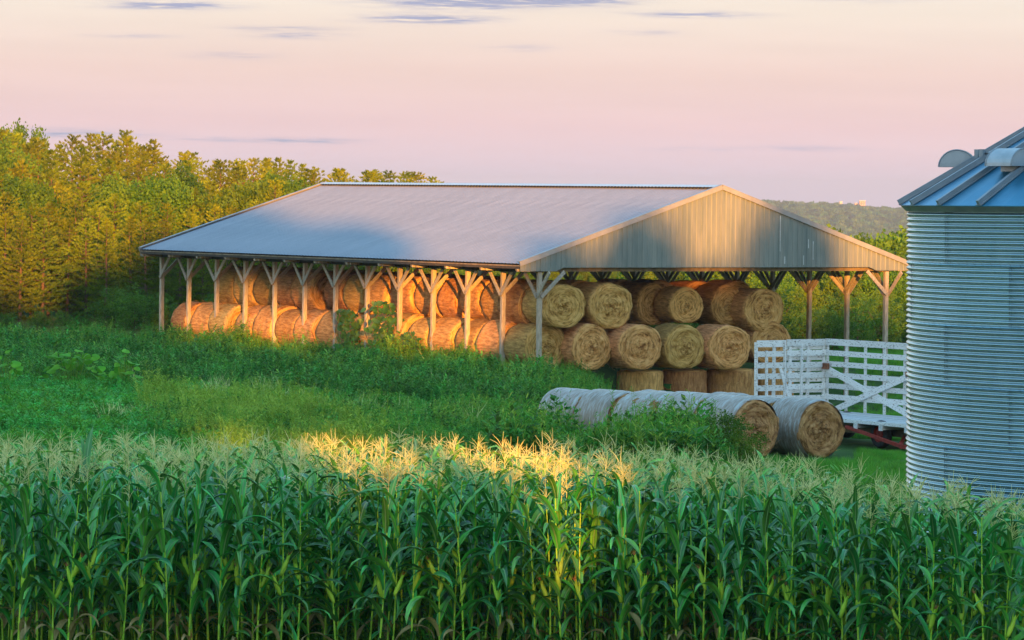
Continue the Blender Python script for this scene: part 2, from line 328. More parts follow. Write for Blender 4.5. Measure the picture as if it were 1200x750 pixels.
def build_ground():
    ys = np.concatenate([np.arange(-70, 40, 10), np.arange(40, 200, 1.0), np.arange(200, 400, 6), np.geomspace(400, 12000, 40)])
    t = np.linspace(-1, 1, 101); V = []
    for y in ys:
        hw = 80+abs(y)*.9
        x = np.sign(t)*np.abs(t)**2.2*hw
        V.append(np.stack([x, np.full_like(x, y), gz(x, np.full_like(x, y))], 1))
    V = np.concatenate(V); n = len(t); F = []
    for i in range(len(ys)-1):
        k = np.arange(n-1)+i*n; F.append(np.stack([k, k+1, k+n+1, k+n], 1))
    kind(obj('ground', polys('ground', V, np.concatenate(F), M['ground'], True)), 'structure', 'green farm ground under fields, barn and grain bin')
build_ground()

# ------------------------------------------------------------------ the pole barn
BAY, NB = 2.355, 12
LEN = BAY*NB; W = 7.994; OV, OG = .96, .17
ZR, ZE, ZP = 6.728, 3.905, 3.60
SLOPE = (ZR-ZE)/(W+OV); PITCH = math.atan(SLOPE)
def build_barn():
    B = thing('pole_barn', 'long open sided pole barn with metal gable roof sheltering hay bales', 'barn', (BX, BY, 0), ALPHA)
    # posts with their braces
    def post_mesh(seed):
        r = random.Random(seed); mb = MB(); w = .165
        prof = []; n = 7
        for i in range(n):
            z = -2.0+(ZP+2.0)*i/(n-1); dx = r.uniform(-.008, .008); dy = r.uniform(-.008, .008)
            prof.append((dx, dy, z))
        vs = []; fs = []; c = .02
        ring = [(-w/2+c, -w/2), (w/2-c, -w/2), (w/2, -w/2+c), (w/2, w/2-c), (w/2-c, w/2), (-w/2+c, w/2), (-w/2, w/2-c), (-w/2, -w/2+c)]
        for p in prof:
            for q in ring: vs.append((q[0]+p[0], q[1]+p[1], p[2]))
        for i in range(n-1):
            for k in range(8): fs.append((i*8+k, i*8+(k+1) % 8, (i+1)*8+(k+1) % 8, (i+1)*8+k))
        fs.append(tuple((n-1)*8+k for k in range(8))); mb.add(vs, fs)
        return mb.mesh('post', M['post'])
    pms = [post_mesh(i) for i in range(4)]
    def brace_mesh(dx, dy, z0, z1, w=.045, h=.14):
        mb = MB(); mb.beam((0, 0, z0), (dx, dy, z1), w, h); return mb.mesh('brace', M['brace'])
    zb0, zb1 = 2.72, 3.60
    bl = brace_mesh(0, .82, zb0, zb1); br = brace_mesh(0, -.82, zb0, zb1)
    bi = brace_mesh(1.0, 0, zb0-.02, zb1+.02); bo = brace_mesh(-1.0, 0, zb0-.02, zb1+.02)
    for side, a in ((-1, 0.0), (1, 2*W)):
        for i in range(NB+1):
            p = obj('post', pms[(i*3+(side > 0)) % 4], B, (a, i*BAY, 0), (0, 0, R.uniform(-.05, .05)))
            out = side*.108
            for sgn, me in ((1, bl), (-1, br)):
                if (i == 0 and sgn < 0 and 0) or (i == NB and sgn > 0): continue
                obj('brace', me, p, (out, 0, R.uniform(-.03, .03)))
                if side > 0 and not (i == 0 and sgn < 0): obj('brace', me, p, (-out, 0, R.uniform(-.03, .03)))
            obj('brace', bi if side < 0 else bo, p, (0, -.11 if i == 0 else .11, 0))
    # header beams in bays
    for a, s_ in ((0, -1), (2*W, 1)):
        for i in range(NB):
            for o_ in (-1, 1):
                mb = MB(); mb.box((a+o_*.155, (i+.5)*BAY, ZP+.10), (.045, BAY-.006, .24)); obj('header_beam', mb.mesh('header_beam', M['fascia'] if o_*a < .01 and 0 or o_ == s_ else M['beam']), B)
    # trusses
    tm = MB()
    def tb(p, q, w=.045, h=.14, up=(0, 0, 1)): tm.beam(p, q, w, h, up)
    zc = ZP+.10
    tb((-OV+.1, 0, zc), (2*W+OV-.1, 0, zc), .045, .17)
    rz = lambda a: ZE-.22+(a+OV)*SLOPE if a <= W else ZE-.22+(2*W+OV-a)*SLOPE
    for s_ in (1, -1):
        f = lambda a: a if s_ > 0 else 2*W-a
        tb((f(-OV+.05), .05, rz(f(-OV+.05))), (f(W), .05, rz(W)), .045, .15)
        nodes = [(1.2, 2.6), (4.0, 2.6), (4.0, 5.6), (7.0, 5.6), (7.0, W)]
        for a0, a1 in nodes: tb((f(a0), .1, zc), (f(a1), .1, rz(f(a1))), .04, .09)
    tb((W, .1, zc), (W, .1, rz(W)), .04, .09)
    tme = tm.mesh('truss', M['beam'])
    for i in range(NB+1): obj('truss', tme, B, (0, i*BAY+(.13 if i < NB else -.3), 0))
    # purlins
    for s_ in (1, -1):
        for k in range(9):
            t = .05+k*(W+OV-.2)/8.5; a = -OV+t; z = ZE-.09+t*SLOPE
            if s_ < 0: a = 2*W-a
            mb = MB(); mb.box((a, LEN/2, z), (.09, LEN+2*OG-.06, .045)); obj('purlin', mb.mesh('purlin', M['beam']), B, (0, 0, 0))
    # truss ends (blocks under the eave)
    for a in (-OV+.30, 2*W+OV-.30):
        for i in range(NB+1):
            mb = MB(); mb.box((a, i*BAY+.05, ZE-.20), (.55, .05, .16)); mb.box((a, i*BAY-.09, ZE-.22), (.35, .05, .13)); obj('truss_tail', mb.mesh('truss_tail', M['post']), B)
        mb = MB(); mb.box((a+(-.27 if a < 0 else .27), LEN/2, ZE-.115), (.03, LEN+2*OG-.1, .14)); obj('fascia_board', mb.mesh('fascia_board', M['fascia']), B)
    # roof sheets (ribbed), each its own part
    tot = LEN+2*OG; ns = 31; sw = tot/ns
    sl_len = math.hypot(W+OV, ZR-ZE)
    def sheet(width, length, nr=4, rib=.022, nseg=6):
        xs = []; st = width/nr
        for k in range(nr):
            x0 = k*st
            xs += [(x0, rib), (x0+.035, rib), (x0+.055, 0), (x0+st*.5, 0), (x0+st-.02, 0)]
        xs.append((width-.0005, rib))
        vs = []; fs = []
        for j in range(nseg+1):
            for x, z in xs: vs.append((x, length*j/nseg, z))
        m_ = len(xs)
        for j in range(nseg):
            for k in range(m_-1): fs.append((j*m_+k, j*m_+k+1, (j+1)*m_+k+1, (j+1)*m_+k))
        mb = MB(); mb.add(vs, fs)
        th = [(v[0], v[1], v[2]-.004) for v in vs]; mb.add(th, [tuple(reversed(f)) for f in fs])
        return mb
    sme = sheet(sw-.001, sl_len, 4).mesh('roof_sheet', M['roof'])
    for i in range(ns):
        y = -OG+i*sw
        for s_ in (1, -1):
            if s_ > 0:   # left slope: local x along the length, local y up the slope
                ex = Vector((0, 1, 0)); ey = Vector((math.cos(PITCH), 0, math.sin(PITCH))); o0 = Vector((-OV, y, ZE))
            else:
                ex = Vector((0, -1, 0)); ey = Vector((-math.cos(PITCH), 0, math.sin(PITCH))); o0 = Vector((2*W+OV, y+sw, ZE))
            ez = ex.cross(ey)*1
            if ez.z < 0: ez = -ez
            mw = Matrix(((ex.x, ey.x, ez.x, o0.x), (ex.y, ey.y, ez.y, o0.y), (ex.z, ey.z, ez.z, o0.z+.0), (0, 0, 0, 1)))
            obj('roof_sheet', sme, B, mw=Matrix.Translation((0, 0, R.uniform(0, .003))) @ mw)
    # ridge cap with vent holes
    mb = MB()
    for s_ in (1, -1):
        mb.beam((W, -OG-.02, ZR+.075), (W, LEN+OG+.02, ZR+.075), .02, .02)
        v = [(W, -OG-.03, ZR+.09), (W, LEN+OG+.03, ZR+.09), (W-s_*.28, LEN+OG+.03, ZR+.09-.28*SLOPE+.012), (W-s_*.28, -OG-.03, ZR+.09-.28*SLOPE+.012)]
        v += [(x, y, z-.012) for x, y, z in v]
        mb.add(v, [(0, 1, 2, 3), (7, 6, 5, 4), (3, 2, 6, 7), (0, 3, 7, 4), (1, 5, 6, 2)])
    rc = obj('ridge_cap', mb.mesh('ridge_cap', M['ridge']), B)
    mb = MB()
    for k in range(int(LEN/.22)):
        for s_ in (-1, 1): mb.box((W+s_*.281, .1+k*.22, ZR-.012), (.02, .11, .05))
    obj('vent_closure', mb.mesh('vent_closure', M['dark']), rc)
    # gable siding: vertical ribbed panels, bottom line steps up in the middle
    def zb(a):
        q = min(a+OV, 2*W+OV-a)
        return 3.635 if q < 1.55 else (3.635+(q-1.55)/.35*.13 if q < 1.9 else 3.765)
    def zt(a): return ZE-.02+SLOPE*min(a+OV, 2*W+OV-a)
    pn = 20; pw = (2*W+2*OV)/pn
    for ge, yy in ((-1, -OG+.02), (1, LEN+OG-.02)):
        for i in range(pn):
            a0 = -OV+i*pw; vs = []; fs = []
            pts = []
            nr = 4; st = pw/nr
            for k in range(nr):
                x0 = a0+k*st; pts += [(x0+.002, .024), (x0+.03, .024), (x0+.05, 0), (x0+st*.5, 0), (x0+st-.022, 0)]
            pts.append((a0+pw-.002, .024))
            for q in range(len(pts)):
                x, d = pts[q]; o_ = R.uniform(-.006, .006)
                vs += [(x, yy+ge*d, zb(x)+o_*0), (x, yy+ge*d, max(zt(x), zb(x)+.01))]
            for q in range(len(pts)-1): fs.append((q*2, q*2+2, q*2+3, q*2+1))
            mb = MB(); mb.add(vs, fs); mb.add([(x, y-ge*.005, z) for x, y, z in vs], [tuple(reversed(f)) for f in fs])
            g = obj('gable_sheet', mb.mesh('gable_sheet', M['siding']), B)
            if ge < 0 and i in (13, 14):
                mb = MB()
                for _ in range(4):
                    x = a0+.06+st*R.choice((0, 1, 2, 3)); z0 = R.uniform(zb(x), zt(x)-.5) if zt(x)-zb(x) > .9 else zb(x)+.02
                    h = min(R.uniform(.25, .9), zt(x)-z0-.05)
                    if h > .1: mb.box((x+.02, yy+ge*.003, z0+h/2), (R.uniform(.015, .04), .004, h))
                if mb.n: obj('white_streak', mb.mesh('white_streak', M['stain']), g)
    # rake trim
    for ge, yy in ((-1, -OG-.03), (1, LEN+OG+.03)):
        for s_ in (1, -1):
            f = (lambda a: a) if s_ > 0 else (lambda a: 2*W-a)
            mb = MB(); mb.beam((f(-OV-.03), yy, ZE+.0-.03*SLOPE), (f(W+(.0 if s_ > 0 else -.002)), yy, ZR+.0), .05, .16); obj('rake_trim', mb.mesh('rake_trim', M['trim']), B)
            mb = MB(); mb.beam((f(-OV-.03), yy-ge*.06, ZE+.09-.03*SLOPE), (f(W), yy-ge*.06, ZR+.09), .17, .025); obj('rake_cap', mb.mesh('rake_cap', M['trim']), B)
    mb = MB(); mb.box((W, -OG-.032, ZR+.02), (.32, .05, .16)); 
    # gable bottom girt
    mb = MB(); mb.box((W, .02, 3.80), (2*W-2.2, .05, .10)); obj('gable_girt', mb.mesh('gable_girt', M['beam']), B)
    return B
BARN = build_barn()

# ------------------------------------------------------------------ round bales
def bale_mesh(seed, r=.90, ln=1.5, sag=.04, fuzz=420, mats=None, face_in=.05):
    rg = np.random.RandomState(seed); nseg = 56
    th = np.linspace(0, 2*np.pi, nseg, endpoint=False)
    # rings: end face rings (front, y=-ln/2), side, back
    prof = []                                        # (y, r, kindface)
    for k in range(0, 13):
        q = k/12; prof.append((-ln/2-.03*math.sin(q*9)+face_in*(q**6)*1.0 + (.05 if k == 0 else 0), r*max(q, .015)*1.0, 0))
    prof[-1] = (-ln/2+.05, r*.985, 0)
    for k in range(1, 9): prof.append((-ln/2+.05+(ln-.1)*k/9, r*(1+.008*math.sin(k*1.7)), 1))
    prof.append((ln/2-.05, r*.985, 1))
    for k in range(1, 7): prof.append((ln/2+.01, r*(1-k/6.05), 0))
    ph = rg.rand(6)*6.28; V = []; 
    for i, (y, rr, kf) in enumerate(prof):
        lump = 1+.018*np.sin(3*th+ph[0])+.012*np.sin(5*th+ph[1])+.006*np.sin(11*th+ph[2]+i)+.010*rg.randn(nseg)*(1 if rr > .1 else 0)
        x = rr*lump*np.cos(th); z = rr*lump*np.sin(th)
        z = np.where(z < -r*(.93), -r*.93-(z+r*.93)*-.25, z)
        x = x*(1+sag*.6); z = z*(1-sag*.5)
        yy = y+(.022*rg.randn(nseg)+.03*np.sin(4*th+i*.9+ph[3]) if (kf == 0 and i < 13) else .0*th)
        V.append(np.stack([x, np.full(nseg, y)+yy-y if hasattr(yy, '__len__') else np.full(nseg, y), z], 1))
    V = np.concatenate(V); mb = MB(); fs = []
    npf = len(prof); mb.v.append(V.astype(np.float32)); mb.n = len(V)
    for i in range(npf-1):
        for k in range(nseg):
            mb.f.append((i*nseg+k, i*nseg+(k+1) % nseg, (i+1)*nseg+(k+1) % nseg, (i+1)*nseg+k)); mb.m.append(0 if (i < 12 or i > 20) else 1)
    mb.f.append(tuple(range(nseg))[::-1]); mb.m.append(0)
    # loose straws
    rr = random.Random(seed)
    for _ in range(fuzz):
        t = rr.uniform(0, 6.283)
        if rr.random() < .6:                         # on the end face
            q = r*math.sqrt(rr.uniform(.02, 1)); p = Vector((q*math.cos(t), -ln/2-.03, q*math.sin(t)))
            d = Vector((-math.sin(t)+rr.uniform(-.5, .5), -rr.uniform(.1, .9), math.cos(t)+rr.uniform(-.5, .5))).normalized()
        else:
            p = Vector((r*1.0*math.cos(t), rr.uniform(-ln/2, ln/2), r*1.0*math.sin(t)))
            d = Vector((math.cos(t)*.5-math.sin(t), rr.uniform(-.8, .8), math.sin(t)*.5+math.cos(t))).normalized()
        L_ = rr.uniform(.06, .16); s_ = d.cross(Vector((.3, .5, .8))).normalized()*.005
        mb.add([tuple(p-s_), tuple(p+s_), tuple(p+d*L_)], [(0, 1, 2)], 2)
    return mb.mesh('hay_bale', mats or [M['hay'], M['hay_side'], M['straw']], True)
BM = [bale_mesh(s, sag=g) for s, g in ((1, .02), (2, .07), (3, .04), (4, .10), (5, .05), (6, .03), (7, .08))]

def solve_a(px, b, z=1.0):
    lo, hi = -2., 20.
    for _ in range(40):
        m_ = (lo+hi)/2; x, y = bw(m_, b)
        if pix((x, y, z))[0] < px: lo = m_
        else: hi = m_
    return lo
BR, BL = .90, 1.5
def bale(a, b, z, label, group, v=None, yaw=None, sc=1.0, rot_y=None):   # b = the near end face
    x, y = bw(a, b+BL/2*sc)
    o = thing('hay_bale', label, 'hay bale', (x, y, z), group=group, me=BM[R.randrange(7) if v is None else v],
              rot=(0, R.uniform(0, 6.28)*0 if rot_y is None else rot_y, ALPHA+(R.uniform(-.05, .05) if yaw is None else yaw)))
    o.scale = (sc*R.uniform(.98, 1.04), sc*R.uniform(.94, 1.04), sc*R.uniform(.95, 1.01))
    return o
G_front, G_side = 'round hay bales stacked under the gable end of the barn', 'round hay bales stacked along the post side of the barn'
# lower tier across the gable end: px of face centre, b of face, z
low = [(641, .85, .86), (693, .25, .84), (752, -.35, .86), (804, -.25, .82), (857, -.55, .80), (906, 1.2, .86)]
up = [(663, .2, 2.36), (717, .25, 2.34), (766, 2.6, 2.30), (806, 1.3, 2.30), (853, 2.0, 2.28), (896, 1.2, 2.10)]
lowlab = ['reddish brown bale at the bottom corner directly behind the near corner post', 'dark centred brown bale, second of the bottom tier from the corner post',
          'pale gold bale of the bottom tier, third from the corner post', 'brown bale of the bottom tier with a small dark hole at its centre',
          'biggest golden bale of the bottom tier, left of the white wagon rack', 'shaded bale at the right end of the bottom tier behind the white wagon rack']
uplab = ['pale gold top tier bale nearest the near corner post', 'pale gold top tier bale, second from the near corner post', 'dark bale set far back in the top tier, third from the corner post',
         'ragged edged top tier bale in the middle of the gable opening', 'shaded top tier bale set back, fifth from the near corner post', 'big dark bale at the right end of the top tier above the wagon']
for i, (px, b, z) in enumerate(low):
    a = solve_a(px, b, z); bale(a, b, z, lowlab[i], G_front, yaw=R.uniform(-.08, .08), sc=[1, .98, 1, .97, 1.03, .98][i])
    if i:
        for k in (): bale(a+R.uniform(-.05, .05), b+1.62*k+.05, .86, 'bottom tier bale hidden deep inside the barn behind the front bales', 'hay bales deep inside the barn')
for i, (px, b, z) in enumerate(up):
    a = solve_a(px, b, z); bale(a, b, z, uplab[i], G_front, yaw=R.uniform(-.1, .1), sc=[1.0, 1.04, .92, .80, .9, 1.0][i])
    for k in (1,): bale(a+R.uniform(-.05, .05), b+1.62*k+.06, 2.34, '%s shadowy bale behind the front bales of the gable top tier' % ORD[i], 'hay bales deep inside the barn')
# the long post side
bb = 2.55; i = 0
while bb < LEN-1.4 and i < 15:
    if i == 12: bb += .35
    bale(.86+R.uniform(-.07, .07), bb, .87+R.uniform(-.03, .03), 'bottom tier bale of the post side, %s from the near corner bale' % ORD[i+1], G_side, sc=R.uniform(.96, 1.03)); bb += 1.60+R.uniform(-.02, .1); i += 1
bb = 1.95; i = 0
while bb < LEN-4.0 and i < 15:
    if i == 9: bb += .5
    bale(1.80+R.uniform(-.09, .09), bb, 2.40+R.uniform(-.04, .04), 'top tier bale of the post side, %s from the near corner bale' % ORD[i+1], G_side, sc=R.uniform(.93, 1.03)); bb += 1.62+R.uniform(-.02, .14); i += 1
for k in range(12):
    bale(3.8, 4.9+1.65*k, 2.36, '%s shadowy top tier bale of the second lane behind the post side stack' % ORD[k], 'hay bales deep inside the barn')
# bales standing on end in front of the gable opening
for px, bq, lab in ((750, .30, 'leftmost bale standing on end beneath the bottom tier, weeds against it'), (802, .25, 'middle bale standing on end beneath the bottom tier, behind a dark leafy weed'),
                   (856, .10, 'bale standing on end beneath the biggest golden bale of the bottom tier'), (905, .9, 'bale standing on end half hidden behind the white wagon rack')):
    x, y = bw(solve_a(px, bq+.6, -.8), bq+.6)
    o = thing('hay_bale', lab, 'hay bale', (x, y, -.80), group='hay bales standing on end', me=BM[R.randrange(7)], rot=(rad(90), 0, R.uniform(0, 6)))
    o.scale = (.92, 1.0, .92) if px != 856 else (1.0, 1.0, 1.0)

# wrapped bales lying in two rows on the grass
WM = [bale_mesh(11+s, r=.76, ln=1.5, mats=[M['hay_pale'], M['hay_pale'], M['straw']], fuzz=200) for s in range(3)]
def wrap_mesh(seed, r=.805, ln=1.5):
    rg = np.random.RandomState(seed); mb = MB(); n = 56; th = np.linspace(0, 2*np.pi, n, endpoint=False); V = []; m_ = 15; ph = rg.rand(5)*6
    ys = np.linspace(-ln/2+.02, ln/2-.02, m_)
    for i, y in enumerate(ys):
        e = min(i, m_-1-i); rr = r*(1-.06*max(0, 1.6-e)**2/2.56) + .006*rg.randn()
        l_ = 1+.016*np.sin(3*th+ph[0]+y)+.010*np.sin(7*th+ph[1]+2*y)+.005*rg.randn(n)
        V.append(np.stack([rr*l_*np.cos(th), np.full(n, y), rr*l_*np.sin(th)], 1))
    mb.v.append(np.concatenate(V).astype(np.float32)); mb.n = n*m_
    for i in range(m_-1):
        for k in range(n): mb.f.append((i*n+k, i*n+(k+1) % n, (i+1)*n+(k+1) % n, (i+1)*n+k)); mb.m.append(0)
    return mb.mesh('net_wrap', M['wrap'], True)
WW = [wrap_mesh(s) for s in (21, 22, 23)]
def wrapped(px, py, Y, n, ang, z, sc, labs, grp):
    p = at(px, py, Y); d = Vector((-math.sin(ang), math.cos(ang), 0))
    for k in range(n):
        c = Vector((p.x, p.y, 0))+d*(.75+1.55*k)*sc+Vector((R.uniform(-.04, .04), 0, 0))
        o = thing('wrapped_hay_bale', labs[k], 'hay bale', (c.x, c.y, z-.025*k+R.uniform(-.04, .03)), group=grp, me=WM[k % 3], rot=(0, R.uniform(0, .6), ang+R.uniform(-.07, .07)))
        o.scale = (sc*R.uniform(.97, 1.02),)*3
        w = obj('net_wrap', WW[k % 3], o)
wrapped(886, 491, 93.3, 5, rad(38), .74, 1.0, ['white wrapped bale with open brown hay end, front of the longer row', 'white wrapped bale second from the front of the longer row', 'white wrapped bale third from the front of the longer row',
        'white wrapped bale in the middle of the longer row', 'white wrapped bale at the far left end of the longer row'], 'longer row of white wrapped bales')
wrapped(963, 503, 94.4, 5, rad(35), .69, .95, ['whitish wrapped bale with dark brown open end beside the wagon wheel', 'whitish wrapped bale second from the front of the shorter row', 'whitish wrapped bale third from the front of the shorter row',
        'whitish wrapped bale fourth from the front of the shorter row', 'whitish wrapped bale at the back of the shorter row'], 'shorter row of white wrapped bales')

# ------------------------------------------------------------------ hay wagon with white racks
def build_wagon():
    p0 = at(967, 480, 103.5); ang = ALPHA
    Wg = thing('hay_wagon', 'flat hay wagon with peeling white slatted racks beside the grain bin', 'wagon', (p0.x, p0.y, 0), ang)
    L_, Wd, zd = 6.6, 2.35, .66                       # local: x from -Wd to 0, y from -L to 0 ; corner at the origin
    n = 9; pw = Wd/n
    for i in range(n):
        mb = MB(); mb.box((-Wd+(i+.5)*pw, -L_/2+.35, zd+R.uniform(-.006, .006)), (pw-.015, L_+.7, .045)); obj('deck_plank', mb.mesh('deck_plank', M['deck']), Wg)
    for x in (-Wd*.28, -Wd*.72):
        mb = MB(); mb.box((x, -L_/2, zd-.27), (.10, L_, .2)); obj('frame_rail', mb.mesh('frame_rail', M['beam']), Wg)
    for i in range(7):
        y = -.25-i*(L_-.5)/6
        mb = MB(); mb.box((-Wd/2, y, zd-.095), (Wd+.12, .09, .14)); o = obj('cross_beam', mb.mesh('cross_beam', M['deck']), Wg)
        mb = MB(); mb.box((-Wd-.075, y, zd-.10), (.03, .14, .17)); mb.box((.075, y, zd-.10), (.03, .14, .17)); obj('end_cap', mb.mesh('end_cap', M['whitepaint']), o)
    mb = MB(); mb.box((-Wd-.02, -L_/2+.35, zd-.01), (.035, L_+.7, .09)); obj('edge_board', mb.mesh('edge_board', M['whitepaint']), Wg)
    # far long side rack (right panel in view)
    H = 1.86
    for i in range(9):
        y = -.04-i*(L_-.1)/8
        mb = MB(); mb.box((.03, y, zd+H/2), (.05, .07, H)); obj('rack_stake', mb.mesh('rack_stake', M['whitepaint']), Wg, rot=(R.uniform(-.012, .012), 0, 0))
    for k in range(6):
        z = zd+.38+k*.295
        mb = MB(); mb.box((-.015, -L_/2, z), (.026, L_, .14 if k < 5 else .17)); obj('rack_slat', mb.mesh('rack_slat', M['whitepaint']), Wg, rot=(R.uniform(-.002, .002), 0, 0))
    # cross braces on that rack
    for p, q, yy in (((-.055, -.05, zd+1.16), (-.055, -3.75, zd+.02), 0), ((-.09, -3.7, zd+1.12), (-.09, -.45, zd+.02), 0)):
        mb = MB(); mb.beam(p, q, .03, .16); b = obj('cross_brace', mb.mesh('cross_brace', M['whitepaint']), Wg)
    mb = MB(); mb.box((-.10, -.12, zd+1.20), (.06, .26, .16)); obj('rusty_bracket', mb.mesh('rusty_bracket', M['rust']), Wg)
    mb = MB(); mb.box((-.13, -3.65, zd+1.14), (.05, .22, .13)); obj('rusty_bracket', mb.mesh('rusty_bracket', M['rust']), Wg)
    # end rack (left panel): two layers of boards, gaps between
    for i in range(5):
        x = -.03-i*(Wd-.06)/4
        mb = MB(); mb.box((x, .03, zd+H/2+.01), (.085, .05, H+.02)); obj('rack_stake', mb.mesh('rack_stake', M['whitepaint']), Wg, rot=(0, R.uniform(-.01, .01), 0))
    for k in range(6):
        z = zd+.36+k*.295
        for (x0, x1) in ((-Wd, -Wd*.58), (-Wd*.57, 0)):
            mb = MB(); mb.box(((x0+x1)/2, -.012+R.uniform(-.004, .004), z+R.uniform(-.02, .02)), (x1-x0-.01, .026, .15 if k < 5 else .18)); obj('rack_slat', mb.mesh('rack_slat', M['whitepaint']), Wg)
    for k in range(6):                                # second, closer-boarded layer on the right half
        z = zd+.26+k*.29; x0, x1 = -Wd*.58+R.uniform(-.03, .03), -.04
        mb = MB(); mb.box(((x0+x1)/2, .075, z), (x1-x0, .025, .12)); obj('rack_board', mb.mesh('rack_board', M['whitepaint']), Wg)
    for x in (-Wd*.86, -Wd*.60, -Wd*.36):
        mb = MB(); mb.beam((x, -.04, zd), (x-.02, -.04, zd+R.uniform(1.1, 1.9)), .05, .07, (0, 1, 0)); obj('rack_stake', mb.mesh('rack_stake', M['whitepaint']), Wg)
    mb = MB(); mb.beam((-Wd*.68, -.06, zd+1.2), (-Wd*.5, -.06, zd+.1), .03, .09, (1, 0, 0)); obj('loose_board', mb.mesh('loose_board', M['whitepaint']), Wg)
    # running gear
    def wheel(x, y):
        mb = MB(); n = 28; prof = [(.20, -.10), (.29, -.115), (.345, -.08), (.36, 0), (.345, .08), (.29, .115), (.20, .10)]
        vs = []; fs = []
        for k in range(n):
            t = 2*math.pi*k/n
            for r_, h_ in prof: vs.append((h_, r_*math.cos(t), r_*math.sin(t)))
        m_ = len(prof)
        for k in range(n):
            for j in range(m_-1): fs.append((k*m_+j, k*m_+j+1, ((k+1) % n)*m_+j+1, ((k+1) % n)*m_+j))
        mb.add(vs, fs); w = obj('wheel', mb.mesh('wheel', M['rubber'], True), Wg, (x, y, .355))
        mb = MB(); vs = []; fs = []; prof = [(.03, -.07), (.09, -.07), (.11, -.03), (.17, -.03), (.205, -.10), (.205, .10), (.17, .03), (.03, .03)]
        for k in range(n):
            t = 2*math.pi*k/n
            for r_, h_ in prof: vs.append((h_, r_*math.cos(t), r_*math.sin(t)))
        m_ = len(prof)
        for k in range(n):
            for j in range(m_-1): fs.append((k*m_+j, k*m_+j+1, ((k+1) % n)*m_+j+1, ((k+1) % n)*m_+j))
        mb.add(vs, fs); obj('rim', mb.mesh('rim', M['redpaint']), w)
    for y in (-1.3, -4.9):
        for x in (-.30, -Wd+.30): wheel(x, y)
        mb = MB(); mb.box((-Wd/2, y, .38), (Wd-.7, .12, .12)); obj('axle', mb.mesh('axle', M['redpaint']), Wg)
        mb = MB(); mb.box((-Wd/2, y, .52), (Wd-.9, .14, .1)); obj('bolster', mb.mesh('bolster', M['redpaint']), Wg)
    mb = MB(); mb.beam((-Wd/2, -1.3, .40), (-Wd/2, -4.9, .40), .1, .1); obj('reach_pole', mb.mesh('reach_pole', M['redpaint']), Wg)
    mb = MB(); mb.beam((-Wd*1.02, -3.9, .50), (-Wd*1.1, -6.4, .14), .08, .08); mb.beam((-Wd*.5, -4.9, .42), (-Wd*1.06, -6.2, .16), .08, .08); mb.box((-Wd*1.1, -6.5, .14), (.1, .3, .1)); obj('tongue', mb.mesh('tongue', M['redpaint']), Wg)
build_wagon()

